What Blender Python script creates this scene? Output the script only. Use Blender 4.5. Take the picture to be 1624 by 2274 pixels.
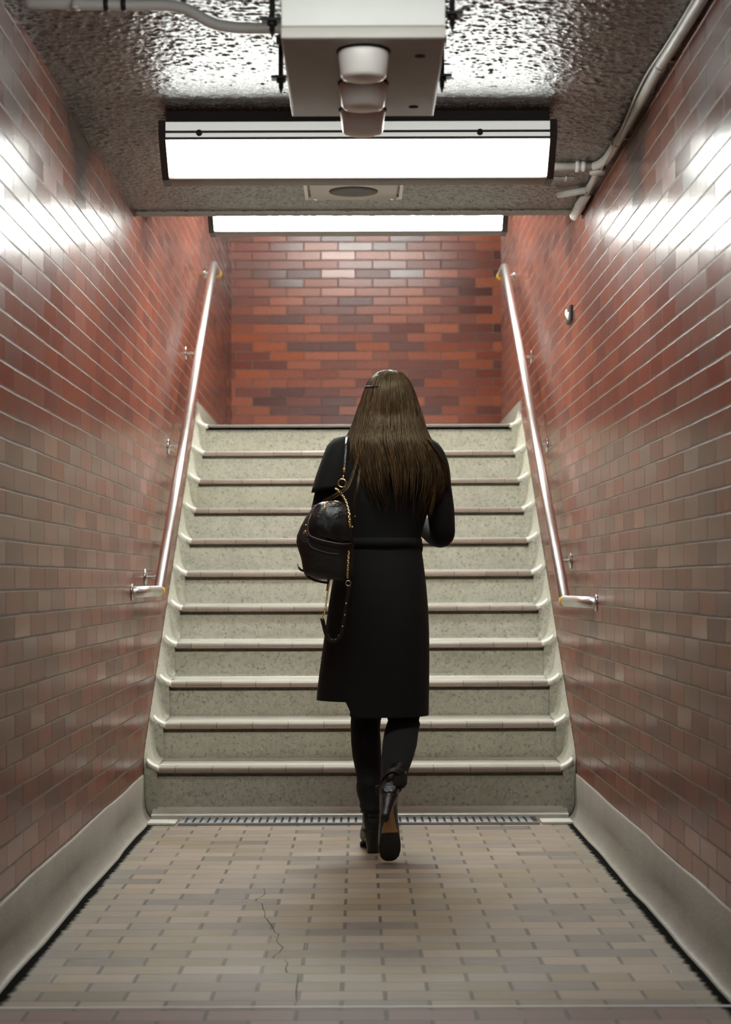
import bpy, bmesh, math, random
from mathutils import Vector, Matrix

sc = bpy.context.scene
COL = sc.collection
for _o in list(bpy.data.objects):
    bpy.data.objects.remove(_o)
R = math.radians
PI = math.pi

# ------------------------------------------------------------------ camera
F = 4300.0            # focal length in photo pixels
VX, VY = 798.0, 1291.0  # principal point in the photo
H = 0.98              # eye height
cam_d = bpy.data.cameras.new('camera')
cam = bpy.data.objects.new('camera', cam_d)
COL.objects.link(cam)
cam.location = (0, 0, H)
cam.rotation_euler = (R(90), R(0.18), 0)
cam_d.sensor_fit = 'HORIZONTAL'
cam_d.sensor_width = 36.0
cam_d.lens = F / 1624 * 36.0
cam_d.shift_x = (812 - VX) / 1624
cam_d.shift_y = (VY - 1137) / 1624
cam_d.clip_end = 100
cam_d.dof.use_dof = True
cam_d.dof.focus_distance = 6.95
cam_d.dof.aperture_fstop = 5.6
sc.camera = cam

# ------------------------------------------------------------------ world, exposure
w = bpy.data.worlds.new('world')
sc.world = w
w.use_nodes = True
w.node_tree.nodes['Background'].inputs[0].default_value = (0.02, 0.02, 0.02, 1)
w.node_tree.nodes['Background'].inputs[1].default_value = 0.0
sc.view_settings.view_transform = 'Standard'
sc.view_settings.look = 'None'
sc.view_settings.gamma = 1.0
sc.view_settings.use_curve_mapping = False
sc.view_settings.exposure = 0.0
sc.cycles.use_denoising = True
sc.cycles.use_adaptive_sampling = True
sc.cycles.adaptive_threshold = 0.025
sc.cycles.max_bounces = 6
sc.cycles.diffuse_bounces = 4
sc.cycles.glossy_bounces = 4
sc.cycles.sample_clamp_indirect = 6.0
LAMP = 29.0            # glow of the corridor lamps' lenses
LAMP_REAR = 14.0       # the lamps behind the camera
LAMP_STAIR = 48.0        # the lamp over the foot of the stairs
LAMP_TOP = 155.0        # the lamp over the landing

def P(px, py, Y):
    """The point at depth Y that the photo shows at pixel (px, py)."""
    return Vector(((px - VX) * Y / F, Y, H - (py - VY) * Y / F))

# ------------------------------------------------------------------ mesh helpers
class MB:
    def __init__(self):
        self.v, self.f, self.m, self.s = [], [], [], []
    def add(self, vs, fs, mat=0, smooth=True):
        b = len(self.v)
        self.v += [tuple(p) for p in vs]
        for f in fs:
            self.f.append([i + b for i in f]); self.m.append(mat); self.s.append(smooth)
    def box(self, a, b, mat=0):
        x0, y0, z0 = a; x1, y1, z1 = b
        vs = [(x0,y0,z0),(x1,y0,z0),(x1,y1,z0),(x0,y1,z0),(x0,y0,z1),(x1,y0,z1),(x1,y1,z1),(x0,y1,z1)]
        self.add(vs, [(3,2,1,0),(4,5,6,7),(0,1,5,4),(1,2,6,5),(2,3,7,6),(3,0,4,7)], mat, False)
    def bbox(self, a, b, r, mat=0):
        """A box with rounded edges."""
        bm = bmesh.new()
        c = [(a[i] + b[i]) / 2 for i in range(3)]; d = [abs(b[i] - a[i]) for i in range(3)]
        bmesh.ops.create_cube(bm, size=1)
        for v in bm.verts: v.co = Vector((c[0] + v.co.x * d[0], c[1] + v.co.y * d[1], c[2] + v.co.z * d[2]))
        bmesh.ops.bevel(bm, geom=list(bm.edges), offset=r, segments=3, affect='EDGES', profile=0.5)
        self.take(bm, mat)
    def take(self, bm, mat=0, smooth=True):
        bm.verts.ensure_lookup_table(); bm.verts.index_update()
        self.add([v.co.copy() for v in bm.verts], [[v.index for v in f.verts] for f in bm.faces], mat, smooth)
        bm.free()
    def loft(self, rings, closed=True, caps=(True, True), mat=0, smooth=True):
        n = len(rings[0]); vs = [p for r in rings for p in r]; fs = []
        for i in range(len(rings) - 1):
            for j in range(n if closed else n - 1):
                k = (j + 1) % n
                fs.append((i*n + j, i*n + k, (i+1)*n + k, (i+1)*n + j))
        if closed and caps[0]: fs.append(tuple(reversed(range(n))))
        if closed and caps[1]: fs.append(tuple(range((len(rings)-1)*n, len(rings)*n)))
        self.add(vs, fs, mat, smooth)
    def prism(self, prof, axis, a, b, mat=0, smooth=False):
        """Extrude a closed 2-D profile along 'x' or 'y' or 'z' from a to b."""
        if axis == 'x': r = lambda t: [(t, p[0], p[1]) for p in prof]
        elif axis == 'y': r = lambda t: [(p[0], t, p[1]) for p in prof]
        else: r = lambda t: [(p[0], p[1], t) for p in prof]
        self.loft([r(a), r(b)], True, (True, True), mat, smooth)
    def tube(self, pts, rad, n=12, caps=True, mat=0, flat=1.0):
        pts = [Vector(p) for p in pts]
        if len(pts) < 2: return
        rr = rad if isinstance(rad, (list, tuple)) else [rad] * len(pts)
        rings = []; up = None
        for i, p in enumerate(pts):
            t = (pts[min(i+1, len(pts)-1)] - pts[max(i-1, 0)])
            if t.length < 1e-9: t = Vector((0, 0, 1))
            t.normalize()
            if up is None:
                up = Vector((0, 0, 1)) if abs(t.z) < 0.9 else Vector((0, 1, 0))
            a = t.cross(up)
            if a.length < 1e-6: a = t.cross(Vector((1, 0, 0)))
            a.normalize(); b = a.cross(t); b.normalize(); up = b
            rings.append([p + (a * math.cos(2*PI*k/n) + b * flat * math.sin(2*PI*k/n)) * rr[i] for k in range(n)])
        self.loft(rings, True, (caps, caps), mat)
    def lathe(self, c, prof, axis=Vector((0,0,1)), n=32, mat=0, caps=(True, True)):
        """prof: (radius, height) pairs along axis from point c."""
        axis = Vector(axis).normalized()
        a = axis.orthogonal().normalized(); b = axis.cross(a); c = Vector(c)
        self.loft([[c + axis*h + (a*math.cos(2*PI*k/n) + b*math.sin(2*PI*k/n))*max(r, 1e-5) for k in range(n)] for r, h in prof], True, caps, mat)
    def torus(self, c, R1, r, axis=(0,1,0), n=28, m=8, sx=1.0, mat=0, frm=None):
        axis = Vector(axis).normalized(); c = Vector(c)
        a = Vector(frm).normalized() if frm is not None else axis.orthogonal().normalized()
        b = axis.cross(a); rings = []
        for i in range(n + 1):
            t = 2*PI*i/n
            d = a*math.cos(t)*sx + b*math.sin(t)
            dn = d.normalized()
            rings.append([c + d*R1 + (dn*math.cos(2*PI*k/m) + axis*math.sin(2*PI*k/m))*r for k in range(m)])
        self.loft(rings, True, (False, False), mat)
    def ball(self, c, r, n=12, mat=0, sc3=(1,1,1)):
        rings = []
        for i in range(n + 1):
            t = PI*i/n
            rings.append([Vector(c) + Vector((math.sin(t)*math.cos(2*PI*k/n)*sc3[0], math.sin(t)*math.sin(2*PI*k/n)*sc3[1], -math.cos(t)*sc3[2]))*r for k in range(n)])
        self.loft(rings, True, (False, False), mat)
    def build(self, name, mats, parent=None):
        me = bpy.data.meshes.new(name)
        L = Vector(ORIG[parent.name]) if parent is not None else Vector((0,0,0))
        me.from_pydata([Vector(p) - L for p in self.v], [], self.f)
        if not isinstance(mats, (list, tuple)): mats = [mats]
        for m in mats: me.materials.append(m)
        me.polygons.foreach_set('material_index', self.m)
        me.polygons.foreach_set('use_smooth', self.s)
        me.validate(); me.update()
        bm = bmesh.new(); bm.from_mesh(me)
        bmesh.ops.recalc_face_normals(bm, faces=bm.faces)
        bm.to_mesh(me); bm.free()
        o = bpy.data.objects.new(name, me)
        COL.objects.link(o)
        if parent is not None:
            o.parent = parent
        ORIG[o.name] = tuple(L)
        return o

ORIG = {}
def tag(o, label=None, cat=None, group=None, kind=None):
    if label: o['label'] = label
    if cat: o['category'] = cat
    if group: o['group'] = group
    if kind: o['kind'] = kind
    return o
def empty(name, loc, label=None, cat=None, group=None):
    o = bpy.data.objects.new(name, None)
    o.empty_display_size = 0.1
    o.location = loc
    COL.objects.link(o)
    ORIG[o.name] = tuple(loc)
    return tag(o, label, cat, group)
def struct(o):
    o['kind'] = 'structure'; return o
def copy_tree(o, parent=None):
    c = o.copy(); COL.objects.link(c)
    if parent is not None: c.parent = parent
    ORIG[c.name] = ORIG[o.name]
    for ch in list(o.children): copy_tree(ch, c)
    return c
def lerp(a, b, t): return a + (b - a) * t
def curve(pts, n=8):
    """Catmull-Rom through pts."""
    pts = [Vector(p) for p in pts]; out = []
    q = [pts[0]*2 - pts[1]] + pts + [pts[-1]*2 - pts[-2]]
    for i in range(1, len(q) - 2):
        for k in range(n):
            t = k / n
            out.append(0.5*((2*q[i]) + (q[i+1]-q[i-1])*t + (2*q[i-1]-5*q[i]+4*q[i+1]-q[i+2])*t*t + (3*q[i]-q[i-1]-3*q[i+1]+q[i+2])*t**3))
    out.append(pts[-1]); return out
def interp(tab, y):
    """Linear table lookup; tab is a list of (y, values...)."""
    if y <= tab[0][0]: return tab[0][1:]
    for a, b in zip(tab, tab[1:]):
        if y <= b[0]:
            t = (y - a[0]) / (b[0] - a[0])
            return tuple(lerp(p, q, t) for p, q in zip(a[1:], b[1:]))
    return tab[-1][1:]

# ------------------------------------------------------------------ material helpers
class NT:
    def __init__(self, name):
        self.mat = bpy.data.materials.new(name); self.mat.use_nodes = True
        self.t = self.mat.node_tree
        self.b = self.t.nodes['Principled BSDF']
        self.co = self.t.nodes.new('ShaderNodeTexCoord').outputs['Object']
    def link(self, a, b): self.t.links.new(a, b)
    def put(self, sock, v):
        if isinstance(v, bpy.types.NodeSocket): self.link(v, sock)
        elif v is not None:
            if isinstance(v, (tuple, list)) and len(v) == 3 and sock.type == 'RGBA': v = tuple(v) + (1,)
            sock.default_value = v
    def math(self, op, a, b=None, c=None, clamp=False):
        n = self.t.nodes.new('ShaderNodeMath'); n.operation = op; n.use_clamp = clamp
        for i, v in enumerate((a, b, c)):
            if v is not None: self.put(n.inputs[i], v)
        return n.outputs[0]
    def xyz(self, v=None):
        n = self.t.nodes.new('ShaderNodeSeparateXYZ'); self.put(n.inputs[0], v or self.co); return n.outputs
    def comb(self, x, y, z):
        n = self.t.nodes.new('ShaderNodeCombineXYZ')
        for i, v in enumerate((x, y, z)): self.put(n.inputs[i], v)
        return n.outputs[0]
    def scale(self, v, s):
        n = self.t.nodes.new('ShaderNodeVectorMath'); n.operation = 'MULTIPLY'
        self.put(n.inputs[0], v); n.inputs[1].default_value = s if isinstance(s, (tuple, list)) else (s, s, s)
        return n.outputs[0]
    def noise(self, scale, detail=3, rough=0.5, v=None, dist=0.0):
        n = self.t.nodes.new('ShaderNodeTexNoise'); self.put(n.inputs['Vector'], v or self.co)
        n.inputs['Scale'].default_value = scale; n.inputs['Detail'].default_value = detail
        n.inputs['Roughness'].default_value = rough; n.inputs['Distortion'].default_value = dist
        return n.outputs['Fac']
    def voro(self, scale, v=None, feature='F1'):
        n = self.t.nodes.new('ShaderNodeTexVoronoi'); n.feature = feature
        self.put(n.inputs['Vector'], v or self.co); n.inputs['Scale'].default_value = scale
        return n.outputs['Distance']
    def white(self, v):
        n = self.t.nodes.new('ShaderNodeTexWhiteNoise'); n.noise_dimensions = '3D'
        self.put(n.inputs['Vector'], v); return n.outputs['Value']
    def ramp(self, f, stops, interp='LINEAR'):
        n = self.t.nodes.new('ShaderNodeValToRGB'); self.put(n.inputs[0], f); cr = n.color_ramp
        cr.interpolation = interp
        while len(cr.elements) < len(stops): cr.elements.new(0.5)
        for e, (p, c) in zip(cr.elements, stops):
            e.position = p; e.color = tuple(c) + (1,) if len(c) == 3 else c
        return n.outputs[0]
    def mix(self, f, a, b, mode='MIX'):
        n = self.t.nodes.new('ShaderNodeMix'); n.data_type = 'RGBA'; n.blend_type = mode
        self.put(n.inputs[0], f); self.put(n.inputs[6], a); self.put(n.inputs[7], b); return n.outputs[2]
    def step(self, x, lo, hi):
        n = self.t.nodes.new('ShaderNodeMapRange'); n.interpolation_type = 'SMOOTHSTEP'
        self.put(n.inputs[0], x); n.inputs[1].default_value = lo; n.inputs[2].default_value = hi
        return n.outputs[0]
    def bump(self, h, strength=0.5, dist=0.01, normal=None):
        n = self.t.nodes.new('ShaderNodeBump'); self.put(n.inputs['Height'], h)
        n.inputs['Strength'].default_value = strength; n.inputs['Distance'].default_value = dist
        if normal is not None: self.link(normal, n.inputs['Normal'])
        return n.outputs[0]
    def out(self, color=None, rough=None, metal=None, normal=None, spec=None, coat=None, coat_rough=None, emit=None, strength=None):
        b = self.b
        self.put(b.inputs['Base Color'], color); self.put(b.inputs['Roughness'], rough); self.put(b.inputs['Metallic'], metal)
        if normal is not None: self.link(normal, b.inputs['Normal'])
        self.put(b.inputs['Specular IOR Level'], spec); self.put(b.inputs['Coat Weight'], coat); self.put(b.inputs['Coat Roughness'], coat_rough)
        if emit is not None: self.put(b.inputs['Emission Color'], emit); self.put(b.inputs['Emission Strength'], strength)
        return self.mat

def plain(name, col, rough=0.5, metal=0.0, spec=0.5, grain=0.0, gscale=200, bump=0.0, var=0.12):
    n = NT(name)
    f = n.noise(gscale * 0.08, 4)
    c = n.mix(f, tuple(x*(1-var) for x in col), tuple(min(1, x*(1+var)) for x in col))
    nm = n.bump(n.noise(gscale, 3), bump, 0.002) if bump else None
    return n.out(c, rough, metal, nm, spec)

def bricks(n, u, v, L, h, u0, v0, mu, mv, soft=0.0012, wav=0.0025, jit=0.0):
    """Running bond on (u, v): joint mask, per-brick random, fractions."""
    wv = n.math('MULTIPLY', n.math('SUBTRACT', n.noise(3.2, 2), 0.5), wav * 2)
    v = n.math('ADD', v, wv)
    vv = n.math('DIVIDE', n.math('SUBTRACT', v, v0), h)
    row = n.math('FLOOR', vv); fv = n.math('FRACT', vv)
    odd = n.math('FLOORED_MODULO', row, 2.0)
    uu = n.math('ADD', n.math('DIVIDE', n.math('SUBTRACT', u, u0), L), n.math('MULTIPLY', odd, 0.5))
    if jit:
        uu = n.math('ADD', uu, n.math('MULTIPLY', n.white(n.comb(row, 3.0, 7.0)), jit))
    col = n.math('FLOOR', uu); fu = n.math('FRACT', uu)
    du = n.math('MULTIPLY', n.math('MINIMUM', fu, n.math('SUBTRACT', 1.0, fu)), L)
    dv = n.math('MULTIPLY', n.math('MINIMUM', fv, n.math('SUBTRACT', 1.0, fv)), h)
    ku = n.math('SUBTRACT', 1.0, n.step(du, mu/2 - soft/2, mu/2 + soft))
    kv = n.math('SUBTRACT', 1.0, n.step(dv, mv/2 - soft/2, mv/2 + soft))
    mask = n.math('MAXIMUM', ku, kv)
    rnd = n.white(n.comb(col, row, 1.5)); rnd2 = n.white(n.comb(col, row, 9.5))
    tilt = n.math('ADD', n.math('MULTIPLY', n.math('SUBTRACT', rnd, 0.5), fu), n.math('MULTIPLY', n.math('SUBTRACT', rnd2, 0.5), fv))
    n.tilt = tilt
    return mask, rnd, rnd2, ku, kv, (col, row)

# ------------------------------------------------------------------ materials
def wall_mat(name, u_axis, L, h, u0, v0, vivid):
    n = NT(name); x = n.xyz(); u = x[u_axis]; v = x[2]
    mask, r1, r2, ku, kv, _ = bricks(n, u, v, L, h, u0, v0, 0.0042 if u_axis == 1 else 0.007, 0.0052 if u_axis == 1 else 0.007)
    if vivid:
        col = n.ramp(r1, [(0.0, (0.11, 0.028, 0.022)), (0.2, (0.20, 0.046, 0.028)), (0.55, (0.33, 0.070, 0.034)), (1.0, (0.50, 0.12, 0.045))])
    else:
        col = n.ramp(r1, [(0.0, (0.15, 0.044, 0.032)), (0.15, (0.20, 0.056, 0.036)), (0.6, (0.25, 0.066, 0.038)), (1.0, (0.31, 0.080, 0.040))])
    # drawn-clay streaks: vertical on the side walls, mottled on the back wall
    st = n.noise(1.0, 4, 0.6, n.scale(n.co, (260, 260, 9) if not vivid else (60, 60, 110)))
    col = n.mix(n.step(st, 0.25, 0.8), n.mix(0.55, col, (0.05, 0.02, 0.017)), col)
    spk = n.step(n.noise(420, 2), 0.60, 0.75)
    col = n.mix(n.math('MULTIPLY', spk, 0.35), col, (0.42, 0.22, 0.15))
    grout = n.mix(n.noise(40, 3), (0.085, 0.073, 0.056), (0.25, 0.22, 0.172))
    col = n.mix(kv, n.mix(n.math('MULTIPLY', ku, 0.95), col, (0.03, 0.018, 0.015)), grout) if not vivid else n.mix(n.math('MULTIPLY', mask, 0.85), col, n.mix(n.noise(25, 2), (0.07, 0.035, 0.028), (0.26, 0.17, 0.13)))
    # relief: recessed joints, each brick a little proud or sunk, fine drag lines
    hgt = n.math('SUBTRACT', 1.0, mask)
    b1 = n.bump(hgt, 0.55, 0.004)
    fine = n.math('ADD', n.math('MULTIPLY', st, 0.6), n.math('MULTIPLY', n.noise(350, 2), 0.4))
    b2 = n.bump(fine, 0.16, 0.0016, b1)
    big = n.math('ADD', n.math('MULTIPLY', n.noise(16, 2), 0.6), n.math('MULTIPLY', n.tilt, 2.2 if vivid else 0.40))
    b3 = n.bump(big, 0.10, 0.004, b2)
    rough = n.math('ADD', n.math('ADD', 0.20, n.math('MULTIPLY', r2, 0.10)), n.math('MULTIPLY', mask, 0.35))
    return n.out(col, rough, 0.0, b3, 0.31)

M = {}
BL, BH = 0.243, 0.0645
M['wall_l'] = wall_mat('glazed brick left', 1, BL, BH, 0.0725, -0.0078, False)
M['wall_r'] = wall_mat('glazed brick right', 1, BL, BH, 0.020, -0.0152, False)
M['wall_b'] = wall_mat('glazed brick back', 0, BL, BH, -0.02, 0.028, True)

def floor_mat():
    n = NT('floor brick'); x = n.xyz()
    L, h = 0.2046, 0.1035
    mask, r1, r2, ku, kv, (c, r) = bricks(n, x[0], x[1], L, h, -0.249 + L*0.0, 4.837 - 46*h, 0.0085, 0.0045, 0.0015, 0.0015)
    body = n.ramp(r1, [(0.0, (0.155, 0.128, 0.115)), (0.2, (0.215, 0.177, 0.145)), (0.6, (0.30, 0.235, 0.185)), (1.0, (0.345, 0.265, 0.195))])
    och = n.step(n.math('ADD', n.noise(1.3, 2), n.math('MULTIPLY', r2, 0.35)), 0.66, 0.86)
    body = n.mix(n.math('MULTIPLY', och, 0.65), body, (0.25, 0.185, 0.095))
    streak = n.noise(1.0, 3, 0.6, n.scale(n.co, (12, 140, 1)))
    body = n.mix(n.math('MULTIPLY', n.step(streak, 0.35, 0.75), 0.35), body, (0.40, 0.335, 0.275))
    spk = n.step(n.noise(300, 3), 0.55, 0.75)
    body = n.mix(n.math('MULTIPLY', spk, 0.3), body, (0.11, 0.09, 0.075))
    # the redder bricks this side of the metal strip
    near = n.math('LESS_THAN', x[1], 4.452)
    pink = n.ramp(r1, [(0.0, (0.20, 0.13, 0.115)), (1.0, (0.27, 0.175, 0.15))])
    pink = n.mix(n.math('MULTIPLY', n.step(streak, 0.3, 0.7), 0.3), pink, (0.22, 0.17, 0.155))
    body = n.mix(near, body, pink)
    jc = n.mix(n.noise(9, 2), (0.055, 0.052, 0.043), (0.12, 0.105, 0.085))
    hide = n.step(n.noise(2.2, 2), 0.30, 0.55)            # joints worn full of dust here and there
    km = n.math('MAXIMUM', n.math('MULTIPLY', ku, n.math('ADD', 0.45, n.math('MULTIPLY', hide, 0.5))), n.math('MULTIPLY', kv, n.math('ADD', 0.25, n.math('MULTIPLY', hide, 0.55))))
    col = n.mix(km, body, jc)
    # grey dust and black dirt swept against the coves
    ax = n.math('ABSOLUTE', x[0])
    dust = n.math('MULTIPLY', n.step(n.math('ADD', ax, n.math('MULTIPLY', n.noise(7, 3), 0.12)), 0.78, 0.93), 0.55)
    col = n.mix(dust, col, (0.20, 0.19, 0.165))
    dirt = n.step(n.math('ADD', ax, n.math('MULTIPLY', n.math('SUBTRACT', n.noise(26, 3), 0.5), 0.030)), 0.824, 0.840)
    col = n.mix(dirt, col, (0.012, 0.012, 0.011))
    b1 = n.bump(n.math('SUBTRACT', 1.0, km), 0.5, 0.003)
    b2 = n.bump(n.math('ADD', streak, n.math('MULTIPLY', r2, 0.3)), 0.18, 0.002, b1)
    return n.out(col, n.math('ADD', n.math('ADD', 0.42, n.math('MULTIPLY', dirt, 0.5)), n.math('MULTIPLY', r2, 0.15)), 0.0, b2, n.math('MULTIPLY', n.math('SUBTRACT', 1.0, dirt), 0.4))
M['floor'] = floor_mat()

def ceil_mat():
    n = NT('stippled gloss paint')
    lump = n.math('ADD', n.math('MULTIPLY', n.noise(120, 3, 0.65), 1.2), n.math('MULTIPLY', n.noise(330, 2, 0.6), 0.35))
    col = n.mix(n.step(n.noise(130, 3), 0.35, 0.7), (0.05, 0.040, 0.036), (0.175, 0.148, 0.132))
    b = n.bump(lump, 0.5, 0.004)
    return n.out(col, 0.22, 0.0, b, 0.6)
M['ceil'] = ceil_mat()

def concrete(name, a, b, rough=0.5, pit=0.35, spec=0.4, stripes=0.0):
    n = NT(name)
    c = n.mix(n.noise(7, 4), a, b)
    c = n.mix(n.math('MULTIPLY', n.step(n.noise(75, 4, 0.65), 0.52, 0.70), pit), c, tuple(x*0.30 for x in a))
    c = n.mix(n.math('MULTIPLY', n.step(n.noise(34, 4, 0.7), 0.42, 0.66), pit*0.45), c, tuple(x*0.55 for x in a))
    c = n.mix(n.math('MULTIPLY', n.step(n.noise(160, 2), 0.58, 0.72), 0.4), c, tuple(min(1, x*1.4) for x in b))
    c = n.mix(n.math('MULTIPLY', n.step(n.noise(3.1, 3), 0.5, 0.75), 0.25), c, (0.30, 0.29, 0.17))
    nm = n.bump(n.math('ADD', n.noise(90, 3), n.math('MULTIPLY', n.noise(9, 2), 0.6)), 0.35, 0.004)
    return n.out(c, rough, 0.0, nm, spec)
M['conc'] = concrete('terrazzo concrete', (0.41, 0.405, 0.33), (0.56, 0.55, 0.465), 0.45, 0.75)
M['base'] = concrete('cove concrete', (0.26, 0.235, 0.20), (0.35, 0.32, 0.275), 0.50, 0.25)
M['worn'] = concrete('worn and lit step edge', (0.60, 0.585, 0.51), (0.76, 0.745, 0.67), 0.30, 0.10)  # real wear at the edges; on treads also paints in the overhead light

def nosing_mat(name, ca, cb):
    n = NT(name); x = n.xyz()
    u = n.math('DIVIDE', x[0], 0.153); fu = n.math('FRACT', u); c = n.math('FLOOR', u)
    k = n.math('SUBTRACT', 1.0, n.step(n.math('MINIMUM', fu, n.math('SUBTRACT', 1.0, fu)), 0.004, 0.014))
    r = n.white(n.comb(c, n.math('FLOOR', n.math('MULTIPLY', x[2], 6.1)), 2.0))
    col = n.mix(r, ca, cb)
    col = n.mix(n.math('MULTIPLY', n.step(n.noise(120, 3), 0.5, 0.75), 0.3), col, (0.18, 0.14, 0.12))
    col = n.mix(n.math('MULTIPLY', k, 0.85), col, (0.06, 0.055, 0.045))
    return n.out(col, 0.35, 0.0, n.bump(n.math('SUBTRACT', 1.0, k), 0.4, 0.003), 0.5)
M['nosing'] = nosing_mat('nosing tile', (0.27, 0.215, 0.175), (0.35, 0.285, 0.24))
M['nosing_lit_top'] = nosing_mat('nosing tile lit top', (0.38, 0.36, 0.31), (0.46, 0.44, 0.38))  # greyer and paler: light reflected by the top is put into the colour

M['steel'] = plain('brushed stainless', (0.82, 0.81, 0.79), 0.34, 1.0, bump=0.05, gscale=300)
M['chrome'] = plain('bracket steel', (0.60, 0.59, 0.57), 0.25, 1.0)
M['grate'] = plain('galvanised grate', (0.45, 0.46, 0.47), 0.42, 0.9, bump=0.2, gscale=120)
M['black'] = plain('black iron', (0.028, 0.026, 0.026), 0.5, 0.3)
M['dark'] = plain('dark grey end plate', (0.055, 0.052, 0.050), 0.5)
M['enamel'] = plain('white enamel', (0.84, 0.85, 0.82), 0.40, 0.0, bump=0.06, gscale=180, var=0.05)
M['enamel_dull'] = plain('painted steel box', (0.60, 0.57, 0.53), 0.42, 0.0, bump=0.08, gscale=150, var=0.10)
M['box_under_shade'] = plain('shaded steel underside', (0.30, 0.265, 0.24), 0.5, 0.0, bump=0.08, gscale=150, var=0.12)  # shade under the hanging box put into the steel's colour
M['trimg'] = plain('grey brown lens frame', (0.20, 0.175, 0.16), 0.45)
M['pipe'] = plain('painted conduit', (0.50, 0.49, 0.45), 0.45, 0.0, bump=0.25, gscale=140, var=0.2)
M['pipe_w'] = plain('white conduit', (0.72, 0.71, 0.68), 0.4, 0.0, bump=0.1, gscale=120)
M['yellow'] = plain('yellow tape', (0.75, 0.50, 0.04), 0.45)
M['plate'] = plain('speaker plate', (0.36, 0.32, 0.29), 0.35, 0.2, bump=0.1, gscale=140)
M['cap'] = plain('white lamp cup', (0.80, 0.77, 0.74), 0.35, 0.0, var=0.04)
M['gap'] = plain('dark recess', (0.01, 0.01, 0.01), 0.8)

def lens_mat(name, s):
    n = NT(name)
    c = n.mix(n.noise(4, 2), (0.955, 1.0, 0.94), (0.965, 1.0, 0.955))
    return n.out((0.85, 0.85, 0.82), 0.3, 0.0, None, 0.5, emit=c, strength=s)
M['lens'] = lens_mat('lit lens', LAMP)
M['side'] = lens_mat('housing strip glow', 0.50)  # weak glow added to brighten the strips of the lamp housing
M['lens_stair'] = lens_mat('lit lens stairs', LAMP_STAIR)
M['lens_rear'] = lens_mat('lit lens behind', LAMP_REAR)
M['lens_top'] = lens_mat('lit lens landing', LAMP_TOP)

def grille_mat():
    n = NT('perforated grille'); d = n.voro(260)
    c = n.mix(n.step(d, 0.25, 0.5), (0.012, 0.012, 0.012), (0.05, 0.046, 0.043))
    return n.out(c, 0.5, 0.3, n.bump(d, 0.5, 0.002), 0.4)
M['grille'] = grille_mat()

def cloth(name, c, sc_=700):
    n = NT(name)
    col = n.mix(n.noise(30, 3), tuple(x*0.8 for x in c), tuple(x*1.2 for x in c))
    h = n.math('ADD', n.math('MULTIPLY', n.noise(sc_, 2), 0.3), n.math('MULTIPLY', n.noise(14, 2), 1.2))
    m = n.out(col, 0.85, 0.0, n.bump(h, 0.3, 0.006), 0.2)
    n.b.inputs['Sheen Weight'].default_value = 0.03
    n.b.inputs['Sheen Roughness'].default_value = 0.5
    return m
M['coat'] = cloth('black wool', (0.0055, 0.0054, 0.0054))
M['jeans'] = cloth('black denim', (0.006, 0.006, 0.0063), 900)
M['skin'] = plain('skin', (0.58, 0.36, 0.26), 0.5, 0.0, bump=0.05, gscale=300)
def leather(name, c, rough):
    n = NT(name)
    h = n.math('ADD', n.math('MULTIPLY', n.noise(26, 3, 0.5, None, 0.8), 1.0), n.math('MULTIPLY', n.voro(420), 0.10))
    return n.out(n.mix(n.noise(20), tuple(x*0.8 for x in c), c), rough, 0.0, n.bump(h, 0.45, 0.012), 0.5)
M['leather'] = leather('black leather', (0.010, 0.011, 0.013), 0.22)
M['leather_dull'] = leather('dull black leather', (0.010, 0.010, 0.010), 0.55)
M['boot'] = leather('boot leather', (0.005, 0.005, 0.005), 0.30)
M['sole'] = plain('black rubber sole', (0.018, 0.018, 0.017), 0.6, bump=0.3, gscale=200)
M['tan'] = plain('tan sole arch', (0.42, 0.25, 0.10), 0.55, bump=0.1)
M['gold'] = plain('gold metal', (0.86, 0.68, 0.34), 0.22, 1.0)
M['amber'] = plain('amber brass', (0.75, 0.38, 0.12), 0.3, 0.8)
M['piping'] = plain('black piping', (0.05, 0.05, 0.052), 0.3)
def hair_mat():
    n = NT('brown hair')
    s = n.noise(1.0, 3, 0.6, n.scale(n.co, (190, 190, 4)))
    col = n.ramp(s, [(0.3, (0.009, 0.0055, 0.003)), (0.52, (0.032, 0.018, 0.0085)), (0.75, (0.115, 0.065, 0.029))])
    m = n.out(col, 0.40, 0.0, n.bump(s, 0.35, 0.004), 0.42)
    n.b.inputs['IOR'].default_value = 1.40
    n.put(n.b.inputs['Specular Tint'], (1.0, 0.80, 0.52))
    n.b.inputs['Anisotropic'].default_value = 0.6
    return m
M['hair'] = hair_mat()

# ------------------------------------------------------------------ the setting
W2 = 0.90                      # half width of the corridor
CZ = H + 1.492                 # corridor ceiling
EDGE = 7.80                    # where the low ceiling stops
TOPZ = 4.00                    # ceiling above the landing
YB = 13.70                     # back wall
YR = 12.20                     # end of the right wall: the landing turns right
Y1, TR, RI, Z1 = 8.02, 0.263, 0.1633, 0.211
YN = lambda i: Y1 + (i-1)*TR
ZN = lambda i: Z1 + (i-1)*RI
LZ = ZN(11)                    # landing level

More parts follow.
